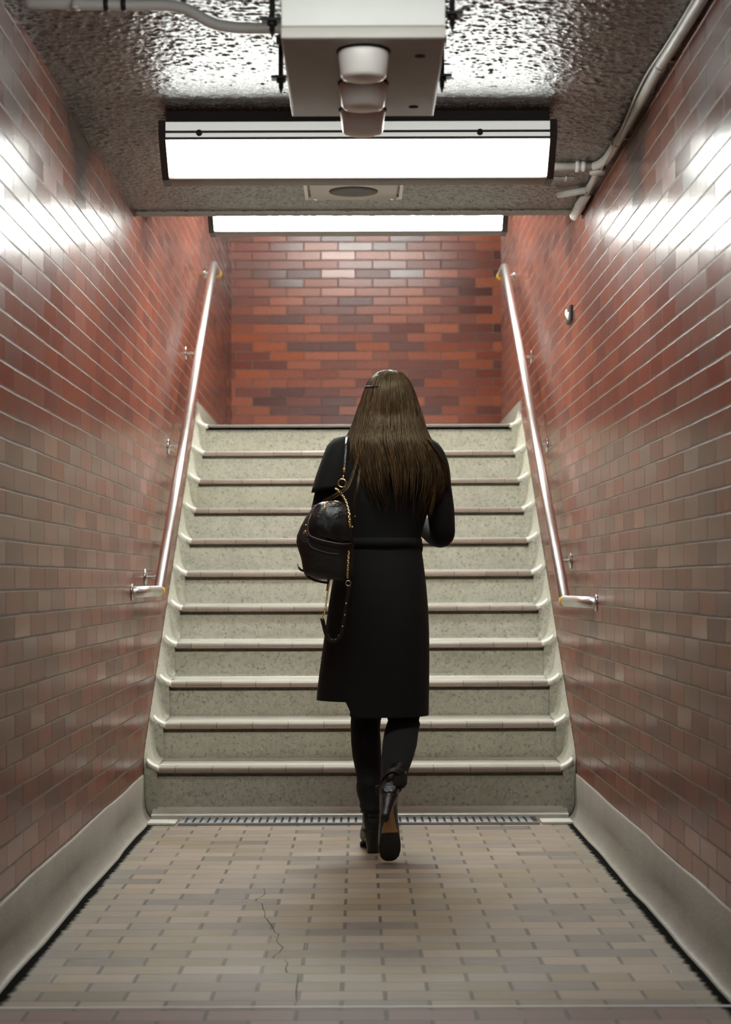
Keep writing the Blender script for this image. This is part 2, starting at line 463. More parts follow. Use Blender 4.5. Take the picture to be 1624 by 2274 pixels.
m = MB(); m.box((-1.1, -4, -0.2), (1.1, 8.1, 0)); fl = m.build('floor', M['floor']); struct(fl)
m = MB(); m.box((-W2-0.2, -4, -0.2), (-W2, YB+0.2, 4.3)); struct(m.build('wall_left', M['wall_l']))
m = MB(); m.box((W2, -4, -0.2), (W2+0.2, YR, 4.3)); struct(m.build('wall_right', M['wall_r']))
m = MB(); m.box((-W2-0.2, YB, 0.5), (3.2, YB+0.2, 4.3)); struct(m.build('wall_back', M['wall_b']))
m = MB(); m.box((3.0, YR-0.2, 0.5), (3.2, YB, 4.3)); m.box((W2+0.2, YR-0.2, 0.5), (3.0, YR, 4.3)); struct(m.build('wall_side', M['wall_b']))
m = MB(); m.box((-1.1, -4.2, -0.2), (1.1, -4, 2.8)); struct(m.build('wall_front', M['wall_b']))
# ceiling: low slab over the corridor, then rising over the stairs
import numpy as np
rs = np.random.RandomState(4)
nx_, ny_ = 400, 840
def blur(a, k):
    for _ in range(k):
        a = (np.roll(a, 1, 0) + 2*a + np.roll(a, -1, 0))/4
        a = (np.roll(a, 1, 1) + 2*a + np.roll(a, -1, 1))/4
    return a / a.std()
hh = blur(rs.randn(ny_, nx_), 1)*0.75 + blur(rs.randn(ny_, nx_), 3)*0.65
hh = np.where(hh > 0, hh*1.3, hh*0.6)*0.0010
xs = np.linspace(-W2-0.002, W2+0.002, nx_); ys = np.linspace(4.05, EDGE, ny_)
gx, gy = np.meshgrid(xs, ys)
hh[:, 0] = hh[:, -1] = 0; hh[0, :] = hh[-1, :] = 0
me = bpy.data.meshes.new('ceiling')
vv = np.stack([gx.ravel(), gy.ravel(), (CZ - hh).ravel()], 1)
ii = np.arange(nx_*ny_).reshape(ny_, nx_)
ff = np.stack([ii[:-1, :-1].ravel(), ii[1:, :-1].ravel(), ii[1:, 1:].ravel(), ii[:-1, 1:].ravel()], 1)
nv = len(vv)
bxs = MB(); bxs.box((-1.1, -4, CZ+0.006), (1.1, EDGE, 2.95)); bxs.box((-W2, -4, CZ), (W2, 4.05, CZ+0.006))
me.from_pydata(vv.tolist() + bxs.v, [], ff.tolist() + [[k+nv for k in f] for f in bxs.f])
me.materials.append(M['ceil'])
me.polygons.foreach_set('use_smooth', [True]*len(ff) + [False]*len(bxs.f)); me.update()
o = bpy.data.objects.new('ceiling', me); COL.objects.link(o); struct(o)
m = MB()
prof = [(EDGE, 2.67), (8.5, 2.67), (9.7, TOPZ), (YB+0.2, TOPZ), (YB+0.2, TOPZ+0.2), (9.6, TOPZ+0.2), (8.4, 2.88), (EDGE, 2.88)]
m.prism(prof, 'x', -1.1, 1.1); m.box((1.1, YR-0.2, TOPZ), (3.2, YB+0.2, TOPZ+0.2)); struct(m.build('ceiling', M['ceil']))
# plaster bead along the edge of the low ceiling
m = MB(); rings = []; rnd = random.Random(8)
for i in range(121):
    x = -W2 + 1.8*i/120; d = 0.0012*rnd.uniform(-1, 1)
    rings.append([(x, EDGE-0.010, CZ+0.004), (x, EDGE-0.010, H+1.476+d), (x, EDGE+0.004, H+1.473+d), (x, EDGE+0.012, H+1.477+d), (x, EDGE+0.012, CZ+0.02)])
m.loft(rings); struct(m.build('trim_3', M['base']))
# landing
m = MB(); m.box((-W2, YN(11)+0.10, LZ-0.3), (3.0, YB, LZ-0.001)); struct(m.build('floor', M['conc']))

# coved concrete base along both walls of the corridor
def cove(side):
    m = MB(); s = side
    prof = [(W2+0.01, -0.02), (W2+0.01, 0.180), (W2-0.002, 0.180), (W2-0.006, 0.174), (W2-0.008, 0.085)]
    for k in range(9):
        a = k/8*PI/2
        prof.append((W2-0.008-0.034*(1-math.cos(a)), 0.075-0.072*math.sin(a)))
    prof.append((W2-0.042, -0.02))
    n = 60; rings = []; rnd = random.Random(5+s)
    for i in range(n+1):
        y = -4 + 12.06*i/n
        wob = 0.0025*math.sin(y*5.1+s) + 0.002*rnd.uniform(-1, 1)
        rings.append([(s*(p[0]-(wob if j > 4 else 0)), y, p[1]+(wob*0.8 if 0 < j < 4 else 0)) for j, p in enumerate(prof)])
    m.loft(rings)
    return m
struct(cove(-1).build('baseboard_left', M['base'])); struct(cove(1).build('baseboard_right', M['base']))
m = MB(); m.box((-W2, YN(11)+0.06, LZ-0.02), (-W2+0.008, YB, LZ+0.132)); struct(m.build('baseboard_left', M['base']))
m = MB(); m.box((W2-0.008, YN(11)+0.06, LZ-0.02), (W2, YR, LZ+0.132)); struct(m.build('baseboard_right', M['base']))
m = MB(); m.box((-W2, YB-0.008, LZ-0.02), (3.0, YB, LZ+0.132)); struct(m.build('baseboard_back', M['base']))
# metal strip across the floor
m = MB(); m.bbox((-0.86, 4.446, -0.004), (0.86, 4.457, 0.0025), 0.001); struct(m.build('trim_1', M['enamel']))
# crack running through the floor bricks
m = MB()
crk = [(584,1972),(587,1985),(577,1992),(567,1996),(566,2002),(580,2006),(582,2018),(587,2026),(585,2037),(590,2040),(598,2052),(604,2060),(608,2070),(617,2074),(614,2082),(612,2090),(617,2096),(626,2104),(617,2116),(606,2122),(605,2128),(629,2130),(637,2140),(632,2150),(634,2160),(660,2163),(658,2180),(655,2205),(656,2225),(651,2234)]
L_, R_ = [], []
for i, (px, py) in enumerate(crk):
    Y = F*H/(py-VY); X = (px-VX)*Y/F; wd = 0.0008 + 0.0011*((i*37) % 7)/7
    L_.append((X-wd, Y, 0.0006)); R_.append((X+wd, Y, 0.0006))
n_ = len(L_); m.add(L_+R_, [(i, i+1, n_+i+1, n_+i) for i in range(n_-1)])
struct(m.build('trim_2', M['gap']))

# ------------------------------------------------------------------ staircase
st = empty('staircase', (0, 8.02, 0), 'wide flight of eleven worn speckled concrete steps rising between the brick walls', 'stairs')
for i in range(1, 12):
    y, z = YN(i), ZN(i); zp = ZN(i-1) if i > 1 else 0.0
    yb = YN(i+1) + 0.05 if i < 11 else y + 0.30
    rf = 0.030
    # riser with a groove under the nosing
    prof = [(y+0.026, zp-0.05), (y+0.036, zp+0.02), (y+0.027, z-0.040), (y+0.058, z-0.040), (y+0.058, z-0.0245), (y+0.10, z-0.0245), (y+0.10, z-0.002), (yb, z-0.002), (yb, zp-0.05)]
    m = MB(); m.prism(prof, 'x', -0.852, 0.852)
    stp = m.build('step', M['conc'], st)
    # worn tread and its little cove, overhead light put into their paler colour
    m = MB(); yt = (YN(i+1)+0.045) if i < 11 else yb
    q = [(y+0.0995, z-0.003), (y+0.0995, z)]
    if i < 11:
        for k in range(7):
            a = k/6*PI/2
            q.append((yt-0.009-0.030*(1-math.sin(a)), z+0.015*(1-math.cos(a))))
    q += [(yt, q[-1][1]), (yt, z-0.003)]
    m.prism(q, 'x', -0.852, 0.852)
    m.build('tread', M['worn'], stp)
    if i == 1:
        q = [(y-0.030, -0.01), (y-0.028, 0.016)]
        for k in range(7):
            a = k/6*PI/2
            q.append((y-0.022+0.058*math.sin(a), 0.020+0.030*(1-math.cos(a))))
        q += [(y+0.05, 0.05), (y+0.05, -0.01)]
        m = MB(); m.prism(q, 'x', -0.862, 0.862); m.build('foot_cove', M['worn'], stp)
    # bullnose tile edge, grooved along its length
    t = 0.024 if i < 11 else 0.013
    q = [(y+0.0995, z-t), (y+0.0995, z+0.001), (y+0.030, z+0.001), (y+0.028, z-0.0015), (y+0.025, z-0.0015), (y+0.023, z+0.001)]
    for k in range(1, 7):
        a = k/6*PI
        q.append((y+0.010-0.010*math.sin(a), z+0.001-(t+0.001)/2*(1-math.cos(a))))
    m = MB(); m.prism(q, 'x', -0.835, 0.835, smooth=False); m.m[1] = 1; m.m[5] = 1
    m.build('nosing', [M['nosing'], M['nosing_lit_top']] if i < 11 else M['trimg'], stp)
    # worn end of the nosing where it turns into the skirting
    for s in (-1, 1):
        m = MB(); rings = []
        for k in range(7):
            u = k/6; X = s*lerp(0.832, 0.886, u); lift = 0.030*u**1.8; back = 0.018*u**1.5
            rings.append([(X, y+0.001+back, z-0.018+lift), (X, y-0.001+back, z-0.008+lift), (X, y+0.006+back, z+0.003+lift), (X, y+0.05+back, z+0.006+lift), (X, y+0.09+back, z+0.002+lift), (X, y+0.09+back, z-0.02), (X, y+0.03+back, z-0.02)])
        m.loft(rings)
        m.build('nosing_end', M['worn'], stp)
for s in (-1, 1):
    path, wall = [], []
    sl = RI/TR; dirv = Vector((1, sl)).normalized(); base = Vector((Y1, Z1+0.030))
    def wp(p):
        q = base + dirv*((Vector(p)-base).dot(dirv))
        return Vector((max(q.x, Y1+0.034), q.y)) if q.x > Y1 else Vector((Y1+0.034, max(-0.01, q.y-0.2)))
    raw = [(Y1+0.034, -0.01)]
    for i in range(1, 12):
        y, z = YN(i), ZN(i); zp = ZN(i-1) if i > 1 else 0
        raw += [(y+0.034, zp+0.02), (y+0.030, zp+0.05), (y+0.022, z-0.03), (y+0.006, z-0.004), (y+0.03, z+0.006), (y+0.12, z+0.004)]
        if i < 11: raw += [(y+TR-0.02, z+0.006)]
    raw += [(YN(11)+0.2, LZ+0.004)]
    m = MB(); rings = []
    for p in raw:
        q = wp(p); ring = []
        for k in range(7):
            u = k/6; f = u**2.4
            ring.append((s*lerp(0.842, 0.8985, u), lerp(p[0]-0.003*(1-u), q[0], f), lerp(p[1], q[1], f)))
        rings.append(ring)
    m.loft(rings, closed=False)
    m.build('stringer', M['conc'], st)
# drain grate at the foot of the stairs
g = empty('drain_grate', (0, 7.9, 0), 'long slotted metal drain grate in floor at foot of the stairs', 'grate')
m = MB()
x0, x1, y0, y1 = (400-VX)*7.9/F, (1192-VX)*7.9/F, 7.785, 7.985
m.box((x0, y0, 0.0), (x1, y1, 0.002), 1)
m.box((x0, y0, 0.002), (x1, y0+0.012, 0.010)); m.box((x0, y1-0.012, 0.002), (x1, y1, 0.010))
k = 0; x = x0
while x < x1-0.02:
    m.box((x, y0+0.01, 0.002), (x+0.020, y1-0.01, 0.009)); x += 0.030
m.build('slotted_cover', [M['grate'], M['dark']], g)
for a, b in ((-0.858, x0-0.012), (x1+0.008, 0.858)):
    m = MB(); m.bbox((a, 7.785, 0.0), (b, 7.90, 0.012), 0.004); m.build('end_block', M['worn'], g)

# ------------------------------------------------------------------ ceiling lamps
def lamp(name, Y, zc, lens, label, drop=0.04):
    """zc: ceiling height; the lamp's housing hangs `drop` below it."""
    e = empty(name, (0, Y, zc), label, 'ceiling light', 'fluorescent ceiling lights')
    hx = 0.628; T = zc-drop
    m = MB()
    m.box((-hx+0.015, Y-0.160, T-0.028), (hx-0.015, Y+0.160, T))
    m.box((-hx+0.015, Y-0.155, T-0.036), (hx-0.015, Y+0.155, T-0.028), 1)
    m.box((-hx+0.015, Y-0.160, T-0.050), (hx-0.015, Y+0.160, T-0.036))
    m.box((-hx+0.02, Y-0.13, T), (hx-0.02, Y+0.13, zc), 1)  # dark block standing in for the shaded gap above the housing
    m.build('housing', [M['enamel'], M['dark']], e)
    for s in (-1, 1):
        m = MB(); m.bbox((-hx+0.022, Y+s*0.160-0.0035, T-0.0275), (hx-0.022, Y+s*0.160+0.0035, T-0.002), 0.001); m.build('glow_strip', M['side'], e)
        m = MB(); m.bbox((-hx+0.022, Y+s*0.160-0.0035, T-0.049), (hx-0.022, Y+s*0.160+0.0035, T-0.0365), 0.001); m.build('glow_strip', M['side'], e)
    def ring(o, up=0.0):
        return [(Y-0.165-o, T-0.050), (Y-0.046-o*0.5, T-0.154-o), (Y+0.046+o*0.5, T-0.154-o), (Y+0.165+o, T-0.050)]
    for s in (-1, 1):
        pts = [(Y+s*0.160, T-0.050), (Y+s*0.132, T-0.078), (Y+s*0.100, T-0.106), (Y+s*0.048, T-0.152)]
        pts = curve([(a, b, 0) for a, b in pts], 5)
        outer = [(p.x, p.y) for p in pts]; inner = [(p.x-s*0.006, p.y+0.006) for p in reversed(pts)]
        m = MB(); m.prism(outer+inner, 'x', -hx+0.022, hx-0.022, smooth=False)
        m.build('lens', lens, e)
        m = MB(); m.box((-hx+0.015, Y+s*0.150, T-0.058), (hx-0.015, Y+s*0.166, T-0.050)); m.build('lens_frame', M['trimg'], e)
    m = MB(); m.bbox((-hx+0.010, Y-0.050, T-0.160), (hx-0.010, Y+0.050, T-0.150), 0.003)
    m.build('bottom_strip', M['trimg'], e)
    for s in (-1, 1):
        m = MB()
        q = [(Y-0.172, T+0.002)] + [(a, b) for a, b in ring(0.008)] + [(Y+0.172, T+0.002)]
        m.prism(q, 'x', s*(hx-0.022), s*hx)
        m.build('end_plate', M['dark'], e)
    for xx in (-0.50, 0.385):
        m = MB(); m.lathe((xx, Y-0.163, T-0.037), [(0.010, 0), (0.010, 0.008), (0.006, 0.011)], (0, -1, 0), 16)
        m.build('latch', M['dark'], e)
    return e
L1 = lamp('ceiling_light', 6.265, CZ, M['lens'], 'long wall-to-wall fluorescent ceiling light nearest the camera, above the woman', 0.041)
L2 = lamp('ceiling_light', 8.20, 2.67, M['lens_stair'], 'second fluorescent ceiling light, hanging beyond the ceiling edge above the stairs', 0.06)
L3 = lamp('ceiling_light', 10.4, TOPZ, M['lens_top'], 'fluorescent ceiling light over the landing, hidden behind the low ceiling', 0.06)
L0 = lamp('ceiling_light', 3.70, CZ, M['lens_rear'], 'fluorescent ceiling light above the camera, out of the top of the photo', 0.041)
L9 = lamp('ceiling_light', -1.0, CZ, M['lens_rear'], 'fluorescent ceiling light behind the camera, rearmost in the corridor', 0.041)

# ------------------------------------------------------------------ ceiling speaker
e = empty('ceiling_speaker', (0, 7.33, CZ), 'square ceiling speaker panel with round dark grille behind the ceiling light', 'speaker')
cx = (788-VX)*7.33/F
m = MB(); m.box((cx-0.187, 7.155, CZ-0.012), (cx-0.174, 7.50, CZ)); m.box((cx+0.174, 7.155, CZ-0.012), (cx+0.187, 7.50, CZ)); m.box((cx-0.187, 7.150, CZ-0.012), (cx+0.187, 7.160, CZ)); m.box((cx-0.187, 7.500, CZ-0.012), (cx+0.187, 7.506, CZ))
m.build('frame', M['enamel'], e)
m = MB(); m.bbox((cx-0.165, 7.163, CZ-0.016), (cx+0.165, 7.497, CZ-0.002), 0.003); pl = m.build('panel', M['plate'], e)
m = MB(); m.lathe((cx, 7.33, CZ-0.0155), [(0.093, 0), (0.092, 0.003), (0.06, 0.004), (0.001, 0.0045)], (0, 0, -1), 48); m.build('grille', M['grille'], pl)
for sx in (-1, 1):
    for sy in (-1, 1):
        m = MB(); m.lathe((cx+sx*0.148, 7.33+sy*0.150, CZ-0.0155), [(0.006, 0), (0.006, 0.003), (0.003, 0.0045)], (0, 0, -1), 12); m.build('screw', M['enamel'], pl)

# ------------------------------------------------------------------ hanging box under the near ceiling
BY0, BY1, BZ = 4.50, 5.25, H+1.264
bx0, bx1 = (632-VX)*BY0/F-0.001, (991-VX)*BY0/F
e = empty('ceiling_box', (0, 4.88, CZ), 'white metal box on threaded rods with three lamp cups under the near ceiling', 'ceiling box')
m = MB(); m.bbox((bx0, BY0, BZ), (bx1, BY1, CZ-0.035), 0.004); m.v = [(p[0], p[1], p[2]-0.004) if p[2] < CZ-0.1 else p for p in m.v]; bxo = m.build('body', M['box_under_shade'], e)
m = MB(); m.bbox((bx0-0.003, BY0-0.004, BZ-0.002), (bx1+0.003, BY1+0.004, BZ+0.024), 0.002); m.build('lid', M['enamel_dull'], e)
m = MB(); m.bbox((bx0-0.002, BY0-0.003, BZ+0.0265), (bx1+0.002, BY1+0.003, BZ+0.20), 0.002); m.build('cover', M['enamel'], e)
for (px, Y) in ((811, 4.60), (810, 4.89), (809, 5.165)):
    c = Vector(((px-VX)*Y/F, Y, BZ-0.005))
    m = MB(); m.lathe(c, [(0.064, 0), (0.064, 0.003), (0.061, 0.004)], (0, 0, -1), 48); m.build('gasket', M['gap'], e)
    m = MB(); m.lathe(c, [(0.060, 0.003), (0.060, 0.010), (0.0535, 0.058), (0.050, 0.064), (0.040, 0.067), (0.001, 0.068)], (0, 0, -1), 48); m.build('lamp_cup', M['cap'], e)
for (px, py) in ((937, 119), (922, 232)):
    Y = F*1.266/(VY-py); X = (px-VX)*Y/F
    m = MB(); m.lathe((X, Y, BZ-0.0045), [(0.013, 0), (0.013, 0.0015), (0.001, 0.002)], (0, 0, -1), 20); m.build('knockout', M['gap'], e)
for s, Y in ((-1, 4.73), (-1, 5.27), (1, 4.68), (1, 5.26)):
    X = -0.2085 if s < 0 else 0.229
    m = MB(); zz = CZ; pts = []; rr = []
    zb = H+1.345
    m.tube([(X, Y, CZ), (X, Y, zb)], 0.0065, 10)
    for k in range(26): m.torus((X, Y, zb + 0.005*k), 0.0066, 0.0012, (0, 0, 1), 10, 4)
    m.lathe((X, Y, zb), [(0.0062, 0), (0.004, 0.010), (0.001, 0.018)], (0, 0, -1), 10)
    m.lathe((X, Y, zb+0.012), [(0.013, 0), (0.013, 0.010)], (0, 0, 1), 6)
    rod = m.build('hanger_rod', M['black'], e)
    m = MB(); m.box((X-0.026, Y-0.018, zb+0.022), (X+0.026, Y+0.018, zb+0.029)); m.build('clamp_plate', M['black'], rod)
    m = MB(); m.box((min(X, s*0.17)-(0.012 if s < 0 else 0), Y-0.016, CZ-0.034), (max(X, s*0.17)+(0.012 if s > 0 else 0), Y+0.016, CZ-0.014)); m.build('bracket', M['black'], rod)

# ------------------------------------------------------------------ conduits
def strap(m, c, r, axis='x'):
    c = Vector(c)
    ax = Vector((1, 0, 0)) if axis == 'x' else Vector((0, 1, 0))
    sd = Vector((0, 1, 0)) if axis == 'x' else Vector((1, 0, 0))
    m.lathe(c - ax*0.010, [(r+0.002, 0), (r+0.002, 0.020)], ax, 20)
    a = c + sd*(r) - ax*0.010; b = c + sd*(r+0.030) + ax*0.010
    m.box((min(a.x, b.x), min(a.y, b.y), c.z+r-0.006), (max(a.x, b.x), max(a.y, b.y), c.z+r))
e = empty('white_conduit', (-0.5, 4.93, CZ), 'white bent conduit along the near ceiling at left, running into the hanging box', 'conduit')
zc = CZ-0.017; yw = 4.95
def cp(px, z, Y=yw): return ((px-VX)*Y/F, Y, z)
pts = curve([cp(60, zc, 4.93), cp(180, zc, 4.94), cp(300, zc), cp(375, zc-0.001), cp(420, zc-0.012), cp(470, zc-0.044), cp(510, zc-0.056), cp(560, zc-0.060), cp(634, zc-0.060)], 8)
m = MB(); m.tube(pts, 0.0145, 16); pw = m.build('pipe', M['pipe_w'], e)
m = MB(); strap(m, cp(172, zc, 4.94), 0.0145); m.lathe(Vector(cp(172, zc, 4.94)) + Vector((0, -0.03, -0.004)), [(0.007, 0), (0.007, 0.012)], (0, 0, -1), 10); m.build('strap', M['pipe_w'], e)
for px in (240, 279):
    m = MB(); c = Vector(cp(px, zc, 4.945)); m.lathe(c-Vector((0.006, 0, 0)), [(0.0165, 0), (0.0165, 0.012)], (1, 0, 0), 20); m.build('coupling', M['black'], e)
m = MB(); m.tube([p+Vector((0, 0.035, 0.010)) for p in pts if p.x < -0.22], 0.004, 8); m.build('cable_and_shadow', M['black'], e)  # black tube standing in for the pipe's shadow on the ceiling

e = empty('wall_conduit', (0.88, 6.5, CZ), 'painted conduit with elbow along the ceiling corner of the right wall', 'conduit')
zc = CZ-0.016
def cq(px, py, dz=0.0, zr=1.474):
    Y = F*zr/(VY-py); return ((px-VX)*Y/F, Y, H+zr+dz)
run = [(0.877, 2.0, zc), (0.877, 3.4, zc), (0.876, 4.6, zc), (0.872, 5.3, zc), (0.868, 5.6, zc), (0.872, 6.0, zc), (0.874, 6.4, zc), (0.872, 6.72, zc), (0.860, 6.85, zc), (0.842, 6.90, zc)]
m = MB(); m.tube(curve(run, 8), 0.0155, 14); m.tube([(p[0]+0.0, p[1], p[2]) for p in [(0.846, 6.90, zc), (0.50, 6.90, zc)]], 0.0145, 14)
m.tube(curve([(0.52, 6.90, zc), (0.47, 6.90, zc), (0.44, 6.86, zc), (0.44, 6.42, zc)], 6), 0.0145, 14)
m.build('pipe', M['pipe'], e)
m = MB(); m.lathe((0.775, 6.90, zc), [(0.0205, 0), (0.0205, 0.014), (0.017, 0.016), (0.017, 0.024), (0.0195, 0.026), (0.0195, 0.036)], (1, 0, 0), 20); m.build('coupling', M['enamel_dull'], e)
m = MB(); m.lathe((0.858, 6.93, zc+0.014), [(0.030, 0), (0.030, 0.030), (0.027, 0.036), (0.001, 0.038)], (0, 0, -1), 24); m.build('elbow_box', M['pipe'], e)
m = MB(); m.tube(curve([(0.858, 6.93, zc), (0.866, 7.1, zc-0.004), (0.868, 7.28, zc), (0.870, 7.42, zc)], 6), 0.013, 12); m.build('pipe', M['pipe'], e)
for Y in (5.55, 6.52):
    m = MB(); strap(m, (0.870, Y, zc), 0.0155, 'y'); m.build('strap', M['pipe'], e)
m = MB(); m.tube(curve([(0.865, 4.0, zc+0.010), (0.858, 5.2, zc+0.008), (0.846, 5.75, zc+0.004), (0.860, 6.4, zc-0.012), (0.868, 7.0, zc-0.012), (0.872, 7.4, zc-0.01)], 8), 0.0035, 8); m.build('cable_and_shadow', M['pipe'], e)
e = empty('end_conduit', (0.88, 7.58, CZ), 'thicker short conduit piece ending at the ceiling edge beside right wall', 'conduit')
m = MB(); m.tube([(0.868, 7.37, CZ-0.021), (0.873, 7.80, CZ-0.021)], 0.0205, 16); m.build('pipe', M['pipe'], e)
m = MB(); strap(m, (0.871, 7.60, CZ-0.021), 0.0205, 'y'); m.build('strap', M['pipe'], e)
m = MB(); a = Vector(cq(1243, 434, 0, 1.472)); b = Vector((0.862, 7.30, a.z)); m.tube([a, b], 0.0135, 14)
o = m.build('conduit_stub', M['pipe']); tag(o, 'short cut-off conduit stub on the ceiling right of the speaker', 'conduit')
e = empty('ceiling_raceway', (0.45, 7.17, CZ), 'thin flat painted raceway across the ceiling from the speaker to the right', 'raceway')
m = MB(); m.bbox((cx+0.19, 7.155, CZ-0.009), (0.80, 7.185, CZ+0.002), 0.002); m.build('cover', M['plate'], e)
for X in (0.575, 0.765):
    m = MB(); m.box((X, 7.148, CZ-0.012), (X+0.008, 7.19, CZ)); m.build('clip', M['pipe'], e)

# ------------------------------------------------------------------ small switch plate on the right wall
e = empty('wall_plate', (W2, 8.2, H+1.125), 'small dark metal plate with two pale buttons high on the right wall', 'switch plate')
m = MB(); m.bbox((W2-0.012, 8.12, H+1.092), (W2+0.002, 8.27, H+1.158), 0.003); m.build('plate', M['black'], e)
for yy, zz in ((8.16, H+1.115), (8.22, H+1.135)):
    m = MB(); m.lathe((W2-0.012, yy, zz), [(0.018, 0), (0.017, 0.006), (0.010, 0.010), (0.001, 0.011)], (-1, 0, 0), 16); m.build('button', M['enamel'], e)

# ------------------------------------------------------------------ handrails
def fillet_path(pts, r=0.03, n=6):
    pts = [Vector(p) for p in pts]; out = [pts[0]]
    for a, b, c in zip(pts, pts[1:], pts[2:]):
        u = (a-b).normalized(); v = (c-b).normalized(); d = min(r, (a-b).length*0.45, (c-b).length*0.45)
        p, q = b+u*d, b+v*d
        for k in range(n+1):
            t = k/n; out.append(p*(1-t)**2 + b*2*t*(1-t) + q*t*t)
    out.append(pts[-1]); return out
def handrail(s, elbow, wall_end, top, brackets, label):
    e = empty('handrail', (s*W2, elbow[1], elbow[2]), label, 'handrail')
    el, tp, we = Vector(elbow), Vector(top), Vector(wall_end)
    ext = tp + Vector((0, 0.34, 0.0)); tw = ext + Vector((s*(W2-abs(ext.x)), 0.03, 0))
    m = MB(); m.tube(fillet_path([el+(tp-el).normalized()*0.004, tp, ext], 0.05), 0.0222, 20); m.build('rail', M['steel'], e)
    m = MB(); m.tube(fillet_path([el, we], 0.02), 0.0222, 20); m.ball(el, 0.0222, 16); m.build('bottom_return', M['steel'], e)
    m = MB(); m.tube(fillet_path([ext - Vector((0, 0.002, 0)), ext+Vector((0, 0.03, 0)), tw], 0.025), 0.0222, 20); m.build('top_return', M['steel'], e)
    d = (we-el).normalized()
    m = MB(); m.lathe(el - d*0.012, [(0.016, -0.010), (0.0230, 0.0), (0.0232, 0.022 if s > 0 else 0.012), (0.0222, 0.023 if s > 0 else 0.013)], d, 24); m.build('yellow_tape', M['yellow'], e)
    m = MB(); m.lathe(ext + Vector((0, -0.05, 0)), [(0.0223, 0), (0.0230, 0.001), (0.0230, 0.075), (0.0223, 0.076)], (0, 1, 0), 24); m.build('yellow_tape', M['yellow'], e)
    for pnt in (we, tw):
        m = MB(); m.lathe(Vector((s*W2, pnt.y, pnt.z)), [(0.034, 0), (0.034, 0.004), (0.024, 0.008)], (-s, 0, 0), 24); m.build('flange', M['chrome'], e)
    for (Y, Z) in brackets:
        m = MB(); m.lathe((s*W2, Y, Z), [(0.036, 0), (0.036, 0.004), (0.028, 0.008), (0.012, 0.011)], (-s, 0, 0), 24)
        t = (Y-el.y)/(tp.y-el.y); rp = el.lerp(tp, t)
        br = m.build('bracket', M['chrome'], e)
        m = MB(); m.tube(curve([(s*(W2-0.004), Y, Z), (s*(W2-0.035), Y, Z), (rp.x+s*0.012, Y, Z+0.008), (rp.x, Y, max(rp.z-0.045, Z+0.02)), (rp.x, Y, rp.z-0.016)], 6), 0.0068, 10)
        m.build('bracket_arm', M['chrome'], br)
    return e
XR = 0.82
Yel = F*XR/(VX-353); ele = P(353, 1311, Yel)
Ytl = F*XR/(VX-476); tle = P(476, 585, Ytl)
handrail(-1, ele, (-W2+0.003, 7.66, ele.z-0.003), tle, [(8.13, H+0.02), (9.13, H+0.639), (10.07, H+1.19)], 'stainless steel handrail on the left brick wall of the stairs')
Yer = F*XR/(1255-VX); ere = P(1255, 1336, Yer)
Ytr = F*XR/(1124-VX); tre = P(1124, 592, Ytr)
handrail(1, ere, (W2-0.003, 7.34, ere.z-0.003), tre, [(8.22, H+0.085), (9.235, H+0.646), (10.07, H+1.166)], 'stainless steel handrail on the right brick wall of the stairs')

# ------------------------------------------------------------------ the woman
YW = 7.05
per = empty('person', (P(840, 1890, YW).x, YW, 0), 'person seen from behind in black coat and heeled boots walking to the stairs', 'person')

